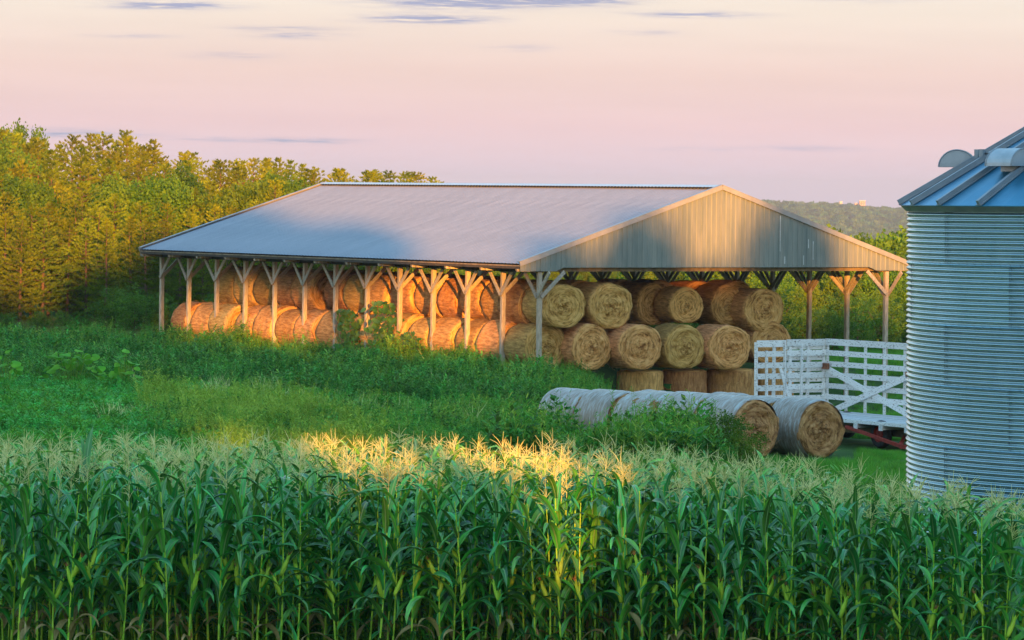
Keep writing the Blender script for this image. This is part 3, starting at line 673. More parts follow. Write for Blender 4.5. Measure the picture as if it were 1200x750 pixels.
# ------------------------------------------------------------------ grain bin
def build_bin():
    RB = 4.2; Yc = 60.0; Xc = Xat(1381, Yc, 400)+.02
    Z0, CH, NC = -.1, .922, 7
    top = Z0+CH*NC
    Bn = thing('grain_bin', 'big round corrugated galvanized grain bin at the right edge of the picture', 'grain bin', (Xc, Yc, 0), 0)
    Bn.rotation_euler = (0, rad(-.5), 0)
    NS = 9; NCOR = 11; SEG = 6; NA = 22; dth = 2*math.pi/NS; amp = .020
    V = []; nz = NCOR*SEG
    for j in range(nz+1):
        z = CH*j/nz; rr = RB+amp*math.cos(2*math.pi*j/SEG)
        for i in range(NA+1):
            t = dth*i/NA*1.004; V.append((rr*math.cos(t), rr*math.sin(t), z))
    F = []
    for j in range(nz):
        for i in range(NA): k = j*(NA+1)+i; F.append((k, k+1, k+NA+2, k+NA+1))
    sme = polys('wall_sheet', np.array(V), np.array(F), M['galv'], True)
    bolts = MB()
    for j in range(NCOR):
        for dt in (.006, .018): 
            t = dt; bolts.box(((RB+.018)*math.cos(t), (RB+.018)*math.sin(t), CH*(j+.5+.25)/NCOR-.02), (.010, .010, .010))
    for i in range(1, 16):
        t = dth*i/16; bolts.box(((RB+.018)*math.cos(t), (RB+.018)*math.sin(t), .035), (.009, .009, .009))
    seam = []
    bme = bolts.mesh('seam_bolts', M['bolt'])
    sm_ = MB(); sm_.box((RB+.006, 0, CH/2), (.006, .004, CH)); smme = sm_.mesh('seam', M['bolt'])
    # seam azimuths: measured from the left silhouette (direction -x) turning to the camera (-y)
    base = math.pi+rad(24.4)
    for c in range(NC):
        off = base + (0 if (NC-1-c) % 2 == 0 else rad(19.9))
        for s_ in range(NS):
            w = obj('wall_sheet', sme, Bn, (0, 0, Z0+c*CH), (0, 0, off+s_*dth)); w.scale = (1, 1, 1)
            k = obj('seam_bolts', bme, w); k['kind'] = 'stuff'
            obj('seam', smme, w)
    # roof
    RE = 4.33; sl = math.tan(rad(30.5)); ze = top-.02; n = 28; dt = 2*math.pi/n; rt = .45
    vs = []; m_ = 5; V = []; F = []
    for j in range(m_+1):
        r_ = RE+(rt-RE)*j/m_
        for i in range(3):
            t = dt*i/2; V.append((r_*math.cos(t), r_*math.sin(t), (RE-r_)*sl))
    for j in range(m_):
        for i in range(2): k = j*3+i; F.append((k, k+1, k+4, k+3))
    nV = len(V); V += [(x, y, z-.012) for x, y, z in V]; F += [tuple(nV+i for i in reversed(f)) for f in F[:]]
    F += [(0, nV, nV+1, 1), (1, nV+1, nV+2, 2)]
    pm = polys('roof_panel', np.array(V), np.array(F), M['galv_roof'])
    mb = MB(); mb.beam((RE+.03, 0, -.01+.045), (rt, 0, (RE-rt)*sl+.035), .055, .085); mb.beam((RE+.02, 0, .005), (rt, 0, (RE-rt)*sl+.01), .12, .012); rm = mb.mesh('rib', M['galv_rib'])
    for i in range(n):
        a = math.pi+rad(-.8)+dt*i
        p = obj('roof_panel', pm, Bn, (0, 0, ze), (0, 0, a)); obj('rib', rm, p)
    # eave ring and soffit shadow ring
    mb = MB(); q = 72; vs = []; fs = []
    for k in range(q):
        t = 2*math.pi*k/q
        for r_, z_ in ((RB+.02, -.10), (RE-.02, -.012), (RB-.1, -.012)): vs.append((r_*math.cos(t), r_*math.sin(t), ze+z_))
    for k in range(q):
        for j in range(3): fs.append((k*3+j, k*3+(j+1) % 3, ((k+1) % q)*3+(j+1) % 3, ((k+1) % q)*3+j))
    mb.add(vs, fs); obj('eave_flashing', mb.mesh('eave_flashing', M['galv_rib']), Bn)
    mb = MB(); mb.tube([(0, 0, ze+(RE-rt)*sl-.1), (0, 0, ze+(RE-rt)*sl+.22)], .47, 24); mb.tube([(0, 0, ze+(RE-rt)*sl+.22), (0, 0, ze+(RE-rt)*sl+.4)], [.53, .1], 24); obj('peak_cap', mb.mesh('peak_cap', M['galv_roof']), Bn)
    # goose-neck vents: half-round hoods, axis tangential
    def vent(theta, r_):
        hr, hl = .27, .58; m2 = 16; mb = MB(); vs = []; fs = []
        for y in (-hl/2, hl/2):
            for k in range(m2+1):
                t = math.pi*k/m2; vs.append((hr*math.cos(t)*1.05, y, hr*math.sin(t)))
        for k in range(m2): fs.append((k, k+1, m2+2+k, m2+1+k))
        mb.add(vs, fs)
        for s_, off in ((-1, 0), (1, m2+1)):
            mb.add([vs[off+k] for k in range(m2+1)], [tuple(range(m2+1)) if s_ > 0 else tuple(range(m2, -1, -1))])
        mb.add([(x*1.0, y, z*.02) for x, y, z in (vs[0], vs[m2], vs[2*m2+1], vs[m2+1])], [(0, 1, 2, 3)], 1)
        a = math.pi+theta; zc = ze+(RE-r_)*sl
        v = obj('roof_vent', mb.mesh('roof_vent', [M['vent'], M['dark']]), Bn, (r_*math.cos(a), r_*math.sin(a), zc+.06), (0, 0, a))
        for y in (-1, 1):                             # rolled rims
            mb = MB(); mb.tube([(hr*1.06*math.cos(math.pi*k/m2), y*hl/2, hr*math.sin(math.pi*k/m2)) for k in range(m2+1)], .012, 5); obj('vent_rim', mb.mesh('vent_rim', M['galv_rib']), v)
        mb = MB(); mb.box((-.12, 0, -.12), (.30, .46, .30)); obj('vent_neck', mb.mesh('vent_neck', M['vent']), v)
    for k in range(9): vent(rad(-9+43*k if k < 2 else -9+40*k), 3.42)
    # lid cable with its clip
    a = math.pi+rad(24); r1, r2 = 3.2, 2.8
    mb = MB()
    pz = lambda r_: ze+(RE-r_)*sl
    mb.tube([(r1*math.cos(a-.35), r1*math.sin(a-.35), pz(r1)+.14), (r1*math.cos(a), r1*math.sin(a), pz(r1)+.13), (r2*math.cos(a+.5), r2*math.sin(a+.5), pz(r2)+.2)], .014, 6)
    cb = obj('lid_cable', mb.mesh('lid_cable', M['bolt']), Bn)
    mb = MB()
    for q_ in (-.30, -.22): mb.tube([(r1*math.cos(a+q_), r1*math.sin(a+q_), pz(r1)+.08), (r1*math.cos(a+q_), r1*math.sin(a+q_), pz(r1)+.20)], .05, 8)
    obj('cable_clip', mb.mesh('cable_clip', M['galv_rib']), cb)
    # concrete pad
    mb = MB(); mb.tube([(0, 0, -.4), (0, 0, Z0)], RB+.25, 48); obj('concrete_pad', mb.mesh('concrete_pad', M['pale_wall']), Bn)
    return Xc, Yc, RB
BINX, BINY, BINR = build_bin()

# ------------------------------------------------------------------ foliage builders
def tri_soup(name, P0, P1, P2, mats, P3=None, mi=None):
    n = len(P0)
    if P3 is None:
        V = np.stack([P0, P1, P2], 1).reshape(-1, 3); return polys(name, V, np.arange(n*3).reshape(n, 3), mats, False, mi)
    V = np.stack([P0, P1, P2, P3], 1).reshape(-1, 3); return polys(name, V, np.arange(n*4).reshape(n, 4), mats, False, mi)
def unit(a): return a/np.maximum(np.linalg.norm(a, axis=1, keepdims=True), 1e-9)

def pine_meshes(seed, h=10., w=2.3, low=.12, young=False):
    rg = np.random.RandomState(seed); tr = MB()
    lean = rg.randn(2)*.15
    tr.tube([(lean[0]*t*t, lean[1]*t*t, h*t*.97) for t in (0, .15, .35, .6, .8, 1)], [h*.017, h*.015, h*.012, h*.008, h*.004, .01], 7)
    cen = []; dirs = []
    z = h*low; ang = rg.rand()*6
    while z < h*.985:
        q = (z-h*low)/(h*(1-low)); prof = w*min(1, (1-q)**.72*1.15+.03)*(.75+.5*rg.rand())*(min(1, .6+q*3))
        nb = rg.randint(5, 8)
        for b in range(nb):
            ang += 2*math.pi/nb+rg.randn()*.25
            Lb = prof*rg.uniform(.6, 1.15)
            if Lb < .12: Lb = .12
            up = .12+.55*q+rg.randn()*.05
            m_ = max(3, int(Lb/.19))
            d = np.array([math.cos(ang), math.sin(ang)]); s_ = np.array([-d[1], d[0]])
            tip = None
            for k in range(m_):
                t = (k+1)/m_
                if t < .22 and Lb > .8: continue
                sp = .34*Lb*(1-t*.75)*rg.uniform(-1, 1)
                r_ = Lb*t
                zz = z+r_*up*.6+.10*Lb*t*t+rg.randn()*.05
                cen.append((d[0]*r_+s_[0]*sp, d[1]*r_+s_[1]*sp, zz)); dirs.append((d[0]+s_[0]*sp/Lb, d[1]+s_[1]*sp/Lb, .55+q*.5))
            if Lb > .8 and rg.rand() < .55:
                tr.tube([(0, 0, z), (d[0]*Lb*.8, d[1]*Lb*.8, z+Lb*.5*up)], [.03, .008], 4, cap=False)
        z += rg.uniform(.36, .60)*(.6+.6*(1-q))
    cen.append((lean[0], lean[1], h)); dirs.append((0, 0, 1))
    cen = np.array(cen); dirs = np.array(dirs); n = len(cen); K = 13
    c = np.repeat(cen, K, 0)+rg.randn(n*K, 3)*.03; d = unit(np.repeat(dirs, K, 0)*.9+rg.randn(n*K, 3)*.42+np.array([0, 0, .3]))
    L_ = rg.uniform(.22, .42, (n*K, 1))*(1.05-.6*np.clip(np.repeat(cen[:, 2:3], K, 0)/h, 0, 1)**2); s_ = unit(np.cross(d, rg.randn(n*K, 3)))*rg.uniform(.02, .04, (n*K, 1))
    needle = tri_soup('crown', c-s_, c+s_, c+d*L_, M['needle'])
    return tr.mesh('trunk', M['bark'], True), needle

def broad_meshes(seed, h=9., w=3., leaf=.16, nclump=240, per=30, matn='leaf_tree', trunk_r=.16, lo=.25):
    rg = np.random.RandomState(seed); tr = MB(); C0 = []
    nl = 7
    lobes = []
    for i in range(nl):
        a = i*2.4+rg.rand(); z = h*(lo+.12+(.78-lo)*(i+.5)/nl); r_ = w*.5*rg.uniform(.35, .9)*(1-.45*abs((z/h-.55)*1.6))
        lobes.append(((r_*math.cos(a), r_*math.sin(a), z), w*rg.uniform(.38, .55)))
        tr.tube([(0, 0, z*.45), (r_*.5*math.cos(a), r_*.5*math.sin(a), z*.8), (r_*math.cos(a), r_*math.sin(a), z)], [trunk_r*.5, trunk_r*.3, .02], 5, cap=False)
    tr.tube([(0, 0, -.3), (.03, .02, h*.3), (.05, -.04, h*.7)], [trunk_r*1.15, trunk_r*.8, trunk_r*.25], 8)
    lobes.append(((0, 0, h*.82), w*.42))
    P = []
    for i in range(nclump):
        (c, r_) = lobes[rg.randint(len(lobes))]; d = rg.randn(3); d /= np.linalg.norm(d); d[2] = d[2]*.85
        P.append(np.array(c)+d*r_*rg.uniform(.55, 1.05)*np.array([1, 1, .85]))
    P = np.array(P); n = nclump*per
    c = np.repeat(P, per, 0)+np.clip(rg.randn(n, 3), -1.6, 1.6)*w*.045
    d = unit(rg.randn(n, 3)); s_ = unit(np.cross(d, rg.randn(n, 3))); L_ = leaf*rg.uniform(.6, 1.2, (n, 1))
    crown = tri_soup('crown', c, c+d*L_*.5+s_*L_*.32, c+d*L_, M[matn], c+d*L_*.5-s_*L_*.32)
    return tr.mesh('trunk', M['bark'], True), crown

PINES = [pine_meshes(31+i, h=10, w=[2.4, 2.9, 2.1, 2.6, 3.1][i], low=[.03, .1, .05, .14, .06][i]) for i in range(5)]
BROAD = [broad_meshes(51+i, h=9, w=[5.0, 5.6, 4.4, 5.2][i], leaf=.27, nclump=520, per=36) for i in range(4)]
SHRUB = [broad_meshes(61+i, h=3, w=2.6, leaf=.13, nclump=170, per=30, trunk_r=.05, lo=.05) for i in range(3)]
def tree(name, meshes, x, y, h, base_h, label, cat, group, wid=1.0, z=None, rz=None):
    k = h/base_h; t = thing(name, label, cat, (x, y, gzf(x, y) if z is None else z), R.uniform(0, 6.28) if rz is None else rz, group)
    t.scale = (k*wid, k*wid, k)
    obj('trunk', meshes[0], t); obj('crown', meshes[1], t)
    return t
def wood_top(px):                                    # skyline of the left wood in photo rows
    pts = [(-60, 150), (0, 156), (28, 168), (60, 174), (105, 170), (150, 168), (190, 177), (218, 180), (245, 198), (275, 195), (330, 193), (370, 205), (420, 206), (470, 208), (500, 209), (520, 222), (620, 230)]
    return float(np.interp(px, [p[0] for p in pts], [p[1] for p in pts]))
cnt = 0
rows = [(182, 22), (188, 24), (196, 27), (206, 28), (220, 30), (238, 32), (258, 34)]
for ri, (Y, step) in enumerate(rows):
    px = -50+R.uniform(0, 20); num = 0
    lim = 420 if ri < 3 else 515
    while px < lim:
        y = Y+R.uniform(-3, 3); x = Xat(px, y, 300)
        frac = [.56, .66, .76, .85, .93, .99, 1.0][ri]*R.uniform(.95, 1.03)
        base = 395 if ri == 0 else 385
        zt = HC+(HOR+4-(-1)*0-wood_top(px)-0)*y/F
        if px > 250: frac = min(1.0, frac*1.12)
        h = max(3.0, (zt)*frac)
        if 355 < px and ri < 4: h = min(h, 6.5)
        if -15 < px: num += 1
        if ri == 0 and num: lab = 'golden lit pine at the front edge of the left wood, %s from the left' % ORD[num-1]
        elif ri == 6 and num: lab = 'pine whose tip forms the skyline of the left wood, %s from the left' % ORD[num-1]
        elif ri < 2: lab = 'golden lit pine with layered boughs at the front edge of the left wood'
        elif ri < 5: lab = 'yellow green pine standing in the middle of the left wood'
        else: lab = 'pine whose tip forms the skyline of the left wood'
        if ri in (2, 3) and R.random() < .22:
            tree('broadleaf_tree', BROAD[R.randrange(4)], x, y, h*.98, 9, 'rounder leafy tree among the pines of the left wood', 'tree', 'leafy trees among the pines', .75)
        else: tree('pine_tree', PINES[R.randrange(5)], x, y, h, 10, lab, 'pine tree', 'pines of the wood left of the barn', R.uniform(1.05, 1.4))
        cnt += 1; px += step*R.uniform(.8, 1.35)
tree('broadleaf_tree', BROAD[1], Xat(8, 262, 160), 262, 10.4, 9, 'round dark crown highest on the skyline at the far left', 'tree', None, .62)
# undergrowth in front of the wood
px = -20; num = 0
while px < 430:
    Y = R.uniform(173, 179); x = Xat(px, Y, 390)
    a, b = toloc(x, Y)
    if not (-2 < a < 17 and -1 < b < LEN+1.5):
        tree('shrub', SHRUB[R.randrange(3)], x, Y, R.uniform(1.0, 2.0) if px > 110 else R.uniform(.6, 1.1), 3, 'low leafy shrub at the foot of the left wood, %s from the left' % ORD[(num := num+1)-1], 'shrub', 'shrubs along the foot of the left wood', 1.1)
    px += R.uniform(22, 40)
# trees behind the barn on the right
def right_top(px):
    pts = [(560, 330), (640, 318), (700, 315), (860, 280), (925, 252), (960, 256), (985, 254), (1020, 258), (1045, 270), (1070, 264), (1300, 258)]
    return float(np.interp(px, [p[0] for p in pts], [p[1] for p in pts]))
for ri, (Y, step, fr) in enumerate([(186, 46, .55), (204, 44, .72), (228, 34, .92), (256, 26, 1.0)]):
    px = 480+R.uniform(0, 20); num = 0
    while px < 1160:
        y = Y+R.uniform(-5, 5); x = Xat(px, y, 300); g = gzf(x, y)
        zt = HC+(HOR+4-right_top(px))*y/F
        h = max(2.5, (zt-g)*(fr if ri < 3 else 1)*R.uniform(.92, 1.0))
        lab = ['bushy green tree close behind the barn, seen between the right posts', 'green leafy tree in the second line behind the barn', 'leafy tree in the dip behind the barn', 'golden topped tree rising above the right roof edge of the barn'][ri]; num += 1
        lab += ', %s from the left' % ORD[num-1]
        tree('broadleaf_tree', BROAD[R.randrange(4)], x, y, h, 9.5, lab, 'tree', ['first line of trees behind the barn', 'second line of trees behind the barn', 'third line of trees behind the barn', 'skyline trees behind the barn'][ri], R.uniform(.75, 1.0))
        px += step*R.uniform(.7, 1.3)
px = 640; num = 0
while px < 1110:
    Y = R.uniform(166, 176); x = Xat(px, Y, 390); a, b = toloc(x, Y)
    if not (-1 < a < 17.3 and -1 < b < LEN+1):
        tree('shrub', SHRUB[R.randrange(3)], x, Y, R.uniform(1.5, 2.9), 3, 'bright green bush behind barn posts and wagon rack, %s from the left' % ORD[(num := num+1)-1], 'shrub', 'bushes behind the barn posts', 1.15)
    px += R.uniform(16, 30)

# trees behind and beside the photographer: they cast the evening shade seen on barn, bin and corn
# their tops in sun-plane height over sideways position u
RU = Vector((-SH.y, SH.x, 0))                        # sideways axis
def shade_tree(u, w_top, w_bot, wide, v=-28.0, n=620, label=''):
    te = math.tan(rad(ELEV)); x = RU.x*u-SH.x*v; y = RU.y*u-SH.y*v
    zt = w_top-v*te; zb = w_bot-v*te
    rg = np.random.RandomState(int(u*10)+500); nl = n
    cz = (zt+zb)/2; hz = (zt-zb)/2
    d = unit(rg.randn(nl, 3)); P = d*np.array([wide/2, wide/2, hz])*(rg.uniform(.15, 1, (nl, 1))**.45)+np.array([0, 0, cz])
    per = 16; N_ = nl*per; c = np.repeat(P, per, 0)+rg.randn(N_, 3)*.35
    dd = unit(rg.randn(N_, 3)); s_ = unit(np.cross(dd, rg.randn(N_, 3))); L_ = .55*rg.uniform(.6, 1.2, (N_, 1))
    t = thing('broadleaf_tree', label, 'tree', (x, y, 0), 0, 'tall trees behind the viewpoint')
    obj('crown', tri_soup('crown', c, c+dd*L_*.5+s_*L_*.35, c+dd*L_, M['leaf_tree'], c+dd*L_*.5-s_*L_*.35), t)
    mb = MB(); mb.tube([(0, 0, -.3), (0, 0, zb), (0, 0, cz)], [.45, .35, .15], 8); obj('trunk', mb.mesh('trunk', M['bark'], True), t)
SHADE = [(-20, 20, 6, 9), (-13, 19.4, 6, 8), (-6, 19.0, 6, 8), (-.5, 18.6, 6, 6), (2.0, 12.5, 6, 3.2), (4.2, 20.2, 9.6, 5.2), (6.3, 15, 9.8, 4), (8.8, 21.2, 18.0, 5.4), (8.8, 14.4, 9.6, 5.2),
         (12.5, 19.3, 17.3, 4.2), (12.4, 15.0, 6, 4.2), (11.0, 12., 6, 2.4), (15.6, 13.6, 7, 4), (19.8, 17.9, 7, 3.4), (23.2, 19.0, 7, 4.6), (29.2, 20.2, 7, 4.6), (26.2, 17.0, 6, 3.2), (32.6, 16.4, 6, 4.5), (36.5, 18, 6, 5), (42, 18.5, 6, 7)]
for i, (u, wt, wb, wd) in enumerate(SHADE):
    shade_tree(u, wt, wb, wd, label='tall tree behind the viewpoint whose crown shades the fields and barn')
# hedge below those crowns
for i in range(22):
    u = -22+i*3.1; w_top = 9.0 if u < 3 or u > 10 else 7.9
    shade_tree(u, w_top+R.uniform(-.45, .1), -1.5, 4.4, v=-30.5, n=200, label='tall hedge tree behind the viewpoint shading the corn')

# ------------------------------------------------------------------ far hill
def build_hill():
    def hz(x, y):
        px = 600+F*x/y
        top = np.interp(px, [300, 700, 880, 930, 985, 1000, 1050, 1200, 1500], [252, 244, 240, 242, 244, 246, 250, 246, 250])
        zt = HC+(HOR+(px-600)*ROLL-top-1.0)*y/F*.999
        k = smn(3300, 5000, y)
        return (-45)*(1-k)+zt*k
    ys = np.linspace(3000, 5000, 30); ys = np.concatenate([ys, np.linspace(5150, 7000, 6)])
    xs = np.linspace(-3200, 5200, 180); V = []
    for y in ys:
        z = hz(xs, np.full_like(xs, y)) if y <= 5000 else hz(xs, np.full_like(xs, 5000.))-(y-5000)*.03
        V.append(np.stack([xs, np.full_like(xs, y), z], 1))
    V = np.concatenate(V); n = len(xs); Fc = []
    for i in range(len(ys)-1):
        k = np.arange(n-1)+i*n; Fc.append(np.stack([k, k+1, k+n+1, k+n], 1))
    kind(obj('far_hill', polys('far_hill', V, np.concatenate(Fc), M['hill'], True)), 'structure', 'hazy wooded hill beyond the valley')
    return hz
HZ = build_hill()

# geometry-node scatter for uncountable growth
def scatter(name, sources, P, rot, sc, label, cat):
    me = bpy.data.meshes.new(name+'_points'); n = len(P); me.vertices.add(n); me.vertices.foreach_set('co', np.asarray(P, np.float32).ravel())
    a = me.attributes.new('rot', 'FLOAT_VECTOR', 'POINT'); a.data.foreach_set('vector', np.asarray(rot, np.float32).ravel())
    a = me.attributes.new('sc', 'FLOAT_VECTOR', 'POINT'); a.data.foreach_set('vector', np.asarray(sc, np.float32).ravel())
    a = me.attributes.new('vi', 'INT', 'POINT'); a.data.foreach_set('value', np.random.RandomState(n).randint(0, len(sources), n).astype(np.int32))
    o = obj(name, me); ng = bpy.data.node_groups.new(name, 'GeometryNodeTree')
    ng.interface.new_socket('Geometry', in_out='INPUT', socket_type='NodeSocketGeometry'); ng.interface.new_socket('Geometry', in_out='OUTPUT', socket_type='NodeSocketGeometry')
    N = ng.nodes; L = ng.links; gi = N.new('NodeGroupInput'); go = N.new('NodeGroupOutput'); j = N.new('GeometryNodeJoinGeometry')
    for s_ in sources:
        so_ = bpy.data.objects.new(name+'_source', s_)
        oi = N.new('GeometryNodeObjectInfo'); oi.inputs['Object'].default_value = so_; oi.inputs['As Instance'].default_value = True; L.new(oi.outputs['Geometry'], j.inputs[0])
    ip = N.new('GeometryNodeInstanceOnPoints'); L.new(gi.outputs[0], ip.inputs['Points']); L.new(j.outputs[0], ip.inputs['Instance']); ip.inputs['Pick Instance'].default_value = True
    def attr(nm, dt):
        q = N.new('GeometryNodeInputNamedAttribute'); q.data_type = dt; q.inputs['Name'].default_value = nm
        return next(s for s in q.outputs if s.enabled and s.name == 'Attribute')
    L.new(attr('vi', 'INT'), ip.inputs['Instance Index']); L.new(attr('rot', 'FLOAT_VECTOR'), ip.inputs['Rotation']); L.new(attr('sc', 'FLOAT_VECTOR'), ip.inputs['Scale'])
    L.new(ip.outputs[0], go.inputs[0]); md = o.modifiers.new('scatter', 'NODES'); md.node_group = ng
    kind(o, 'stuff', label, cat)
    return o
NR = np.random.RandomState(99)
# far wood on the hill
def blob(seed, leafn=500):
    rg = np.random.RandomState(seed); d = unit(rg.randn(leafn, 3)); c = d*np.array([5, 5, 4.5])*rg.uniform(.7, 1.05, (leafn, 1))+np.array([0, 0, 3.5])
    dd = unit(d+rg.randn(leafn, 3)*.7); s_ = unit(np.cross(dd, rg.randn(leafn, 3))); L_ = 1.9*rg.uniform(.6, 1.2, (leafn, 1))
    return tri_soup('far_tree', c-s_*L_*.5, c+s_*L_*.5, c+dd*L_, M['leaf_far'])
n = 16000; y = NR.uniform(3300, 5020, n); pxs = NR.uniform(820, 1320, n); x = (pxs-600)/F*y; z = HZ(x, y)-3.5
s_ = NR.uniform(.5, 1.25, n)
scatter('far_wood', [blob(1), blob(2), blob(3)], np.stack([x, y, z], 1), np.stack([0*x, 0*x, NR.rand(n)*6.28], 1), np.stack([s_, s_, s_*NR.uniform(.7, 1.2, n)], 1), 'far woods covering the hazy hill beyond the valley', 'woods')
# mid valley woods
n = 2600; y = NR.uniform(330, 1500, n); pxs = NR.uniform(780, 1300, n); x = (pxs-600)/F*y; z = gz(x, y)-5
s_ = NR.uniform(.7, 1.4, n)
scatter('valley_wood', [blob(4), blob(5)], np.stack([x, y, z], 1), np.stack([0*x, 0*x, NR.rand(n)*6.28], 1), np.stack([s_, s_, s_], 1), 'woods filling the valley below the far hill', 'woods')

def far_building(px0, px1, top, Y, m, label, floors, wins, roof=None, base=252):
    p0 = at(px0, base, Y); p1 = at(px1, base, Y); pt = at((px0+px1)/2, top, Y); w = p1.x-p0.x; h = pt.z-p0.z; dpt = max(8, w*.6)
    B = thing('campus_building', label, 'building', (p0.x+w/2, Y+dpt/2, p0.z), group='buildings on the far hill')
    mb = MB(); mb.box((0, 0, h/2), (w, dpt, h)); obj('wall', mb.mesh('wall', m), B)
    mb = MB(); mb.box((0, 0, h+.4), (w+.8, dpt+.8, .8)); obj('roof', mb.mesh('roof', M['pale_wall'] if roof is None else roof), B)
    fh = h/floors
    wm = MB(); ww = w/wins*.5; wm.box((0, 0, 0), (ww, .3, fh*.5)); wme = wm.mesh('window', M['glass'])
    for i in range(wins):
        for k in range(floors):
            if k*fh > h*.25: obj('window', wme, B, (-w/2+(i+.5)*w/wins, -dpt/2-.05, (k+.5)*fh))
YB = 4930
far_building(984, 987, 236.5, YB, M['pale_wall'], 'thin pale tower leftmost on the far hill', 5, 1)
far_building(996, 1001.5, 240, YB, M['pale_wall'], 'low pale block left of the brick tower on the far hill', 3, 2)
far_building(1001.5, 1006, 238.5, YB-20, M['brick'], 'middle sized brick block beside the tall brick tower on the far hill', 4, 2)
far_building(1007, 1014, 235.5, YB-30, M['brick'], 'tallest brick tower block on the far hill', 6, 3)
far_building(1014, 1024, 245, YB-20, M['brick'], 'low brick hall right of the tower on the far hill', 2, 4)
far_building(1024, 1030, 244, YB, M['brick'], 'small brick block in the right half of the far skyline', 3, 2)
far_building(1030, 1052, 246.5, YB+10, M['pale_wall'], 'long low white building at the right end of the far skyline', 2, 8)

# ------------------------------------------------------------------ corn
def leaf_mesh(seed, L_, wd, a0, droop, twist=0.):
    rg = random.Random(seed); n = 9; mb = MB(); vs = []; ang = a0; p = Vector((0, 0, 0)); st = L_/n
    for i in range(n+1):
        t = i/n; w_ = wd*min(1, .45+2.2*t)*(1-t**2.6)**.9+.001
        d = Vector((math.cos(ang), 0, math.sin(ang))); nrm = Vector((-d.z, 0, d.x)); s_ = Vector((0, 1, 0))
        tw = twist*t; s2 = s_*math.cos(tw)+nrm*math.sin(tw); n2 = nrm*math.cos(tw)-s_*math.sin(tw)
        wave = math.sin(t*11+seed)*.012
        vs += [tuple(p-s2*w_/2+n2*(w_*.22+wave)), tuple(p-s2*w_*.07), tuple(p+s2*w_*.07), tuple(p+s2*w_/2+n2*(w_*.22-wave))]
        p = p+d*st; ang -= droop*(.4+1.5*t)/n
    fs = []; ms = []
    for i in range(n):
        for k in range(3): mb.f.append((i*4+k, i*4+k+1, i*4+k+5, i*4+k+4)); mb.m.append(1 if k == 1 else 0)
    mb.v.append(np.array(vs, np.float32)); mb.n = len(vs)
    return mb, [M['corn_leaf'], M['corn_rib']]
def leaf_params(): 
    out = []
    for s_ in range(6): out.append((s_, R.uniform(.72, .98), R.uniform(.10, .135), rad(R.uniform(50, 70)), rad(R.uniform(70, 150)), R.uniform(-.8, .8)))    # arching
    for s_ in range(3): out.append((10+s_, R.uniform(.5, .7), R.uniform(.075, .1), rad(R.uniform(66, 80)), rad(R.uniform(10, 50)), R.uniform(-.5, .5)))       # upright
    for s_ in range(2): out.append((20+s_, R.uniform(.55, .7), R.uniform(.075, .09), rad(50), rad(R.uniform(150, 185)), R.uniform(-1.3, 1.3)))               # folded down
    return out
LEAF = [leaf_mesh(*p) for p in leaf_params()]
def stalk_mesh(seed, h=2.17):
    rg = random.Random(seed); mb = MB(); pts = []; rs = []; n = 11; b = rg.uniform(-.03, .03), rg.uniform(-.03, .03)
    for i in range(n+1):
        t = i/n; x, y = b[0]*math.sin(t*3), b[1]*math.sin(t*2.5); r_ = .017*(1-.62*t)
        pts += [(x, y, h*t-.012), (x, y, h*t), (x, y, h*t+.012)]; rs += [r_, r_*1.28, r_]
    mb.tube(pts, rs, 6, cap=False); return mb, [M['stalk']]
STALK = [stalk_mesh(i) for i in range(4)]
def ear_mesh(seed, L_=.30):
    mb = MB(); rg = random.Random(seed); n = 8; t0 = rad(22)
    ax = Vector((math.sin(t0), 0, math.cos(t0)))
    mb.tube([tuple(ax*(L_*t)) for t in (0, .12, .35, .6, .85, 1)], [.014, .026, .034, .031, .018, .005], 7)
    for k in range(3):
        a = k*2.1+rg.random(); d = (ax+Vector((math.cos(a), math.sin(a), 0))*.28).normalized(); p = ax*L_*.55; s_ = d.cross(Vector((0, 0, 1))).normalized()*.02
        q = p+d*L_*rg.uniform(.5, .8); mb.add([tuple(p-s_), tuple(p+s_), tuple(q)], [(0, 1, 2)])
    for k in range(6):
        p = ax*L_*.97; d = (ax+Vector((rg.uniform(-.6, .6), rg.uniform(-.6, .6), rg.uniform(-.3, .3)))).normalized(); s_ = Vector((.004, .004, 0)); mb.add([tuple(p-s_), tuple(p+s_), tuple(p+d*.09)], [(0, 1, 2)], 1)
    return mb, [M['husk'], M['silk']]
EAR = [ear_mesh(i) for i in range(3)]
def tassel_mesh(seed):
    rg = random.Random(seed); mb = MB(); H = rg.uniform(.38, .52)
    mb.tube([(0, 0, 0), (0, 0, H*.5), (rg.uniform(-.02, .02), 0, H)], [.006, .005, .002], 4, cap=False)
    for k in range(rg.randint(8, 14)):
        a = rg.uniform(0, 6.28); z = H*rg.uniform(.08, .5); L_ = rg.uniform(.18, .32); e = rg.uniform(.3, 1.2)
        p0 = Vector((0, 0, z)); d = Vector((math.cos(a)*math.cos(e), math.sin(a)*math.cos(e), math.sin(e)))
        p1 = p0+d*L_*.5; p2 = p1+(d+Vector((0, 0, -.35))).normalized()*L_*.5
        mb.tube([tuple(p0), tuple(p1), tuple(p2)], [.0045, .005, .002], 3, cap=False)
    return mb, [M['tassel']]
TAS = [tassel_mesh(i) for i in range(6)]
M['dry'] = mat('dry', (.34, .24, .08), (.52, .42, .18), rough=.8, nscale=4, trans=.2, rnd=.2)
def freeze(lst, nm, smooth=True): return [mb.mesh(nm, ms, smooth) for mb, ms in lst]
mLEAF, mSTALK, mEAR, mTAS = freeze(LEAF, 'leaf'), freeze(STALK, 'stalk'), freeze(EAR, 'ear'), freeze(TAS, 'tassel')
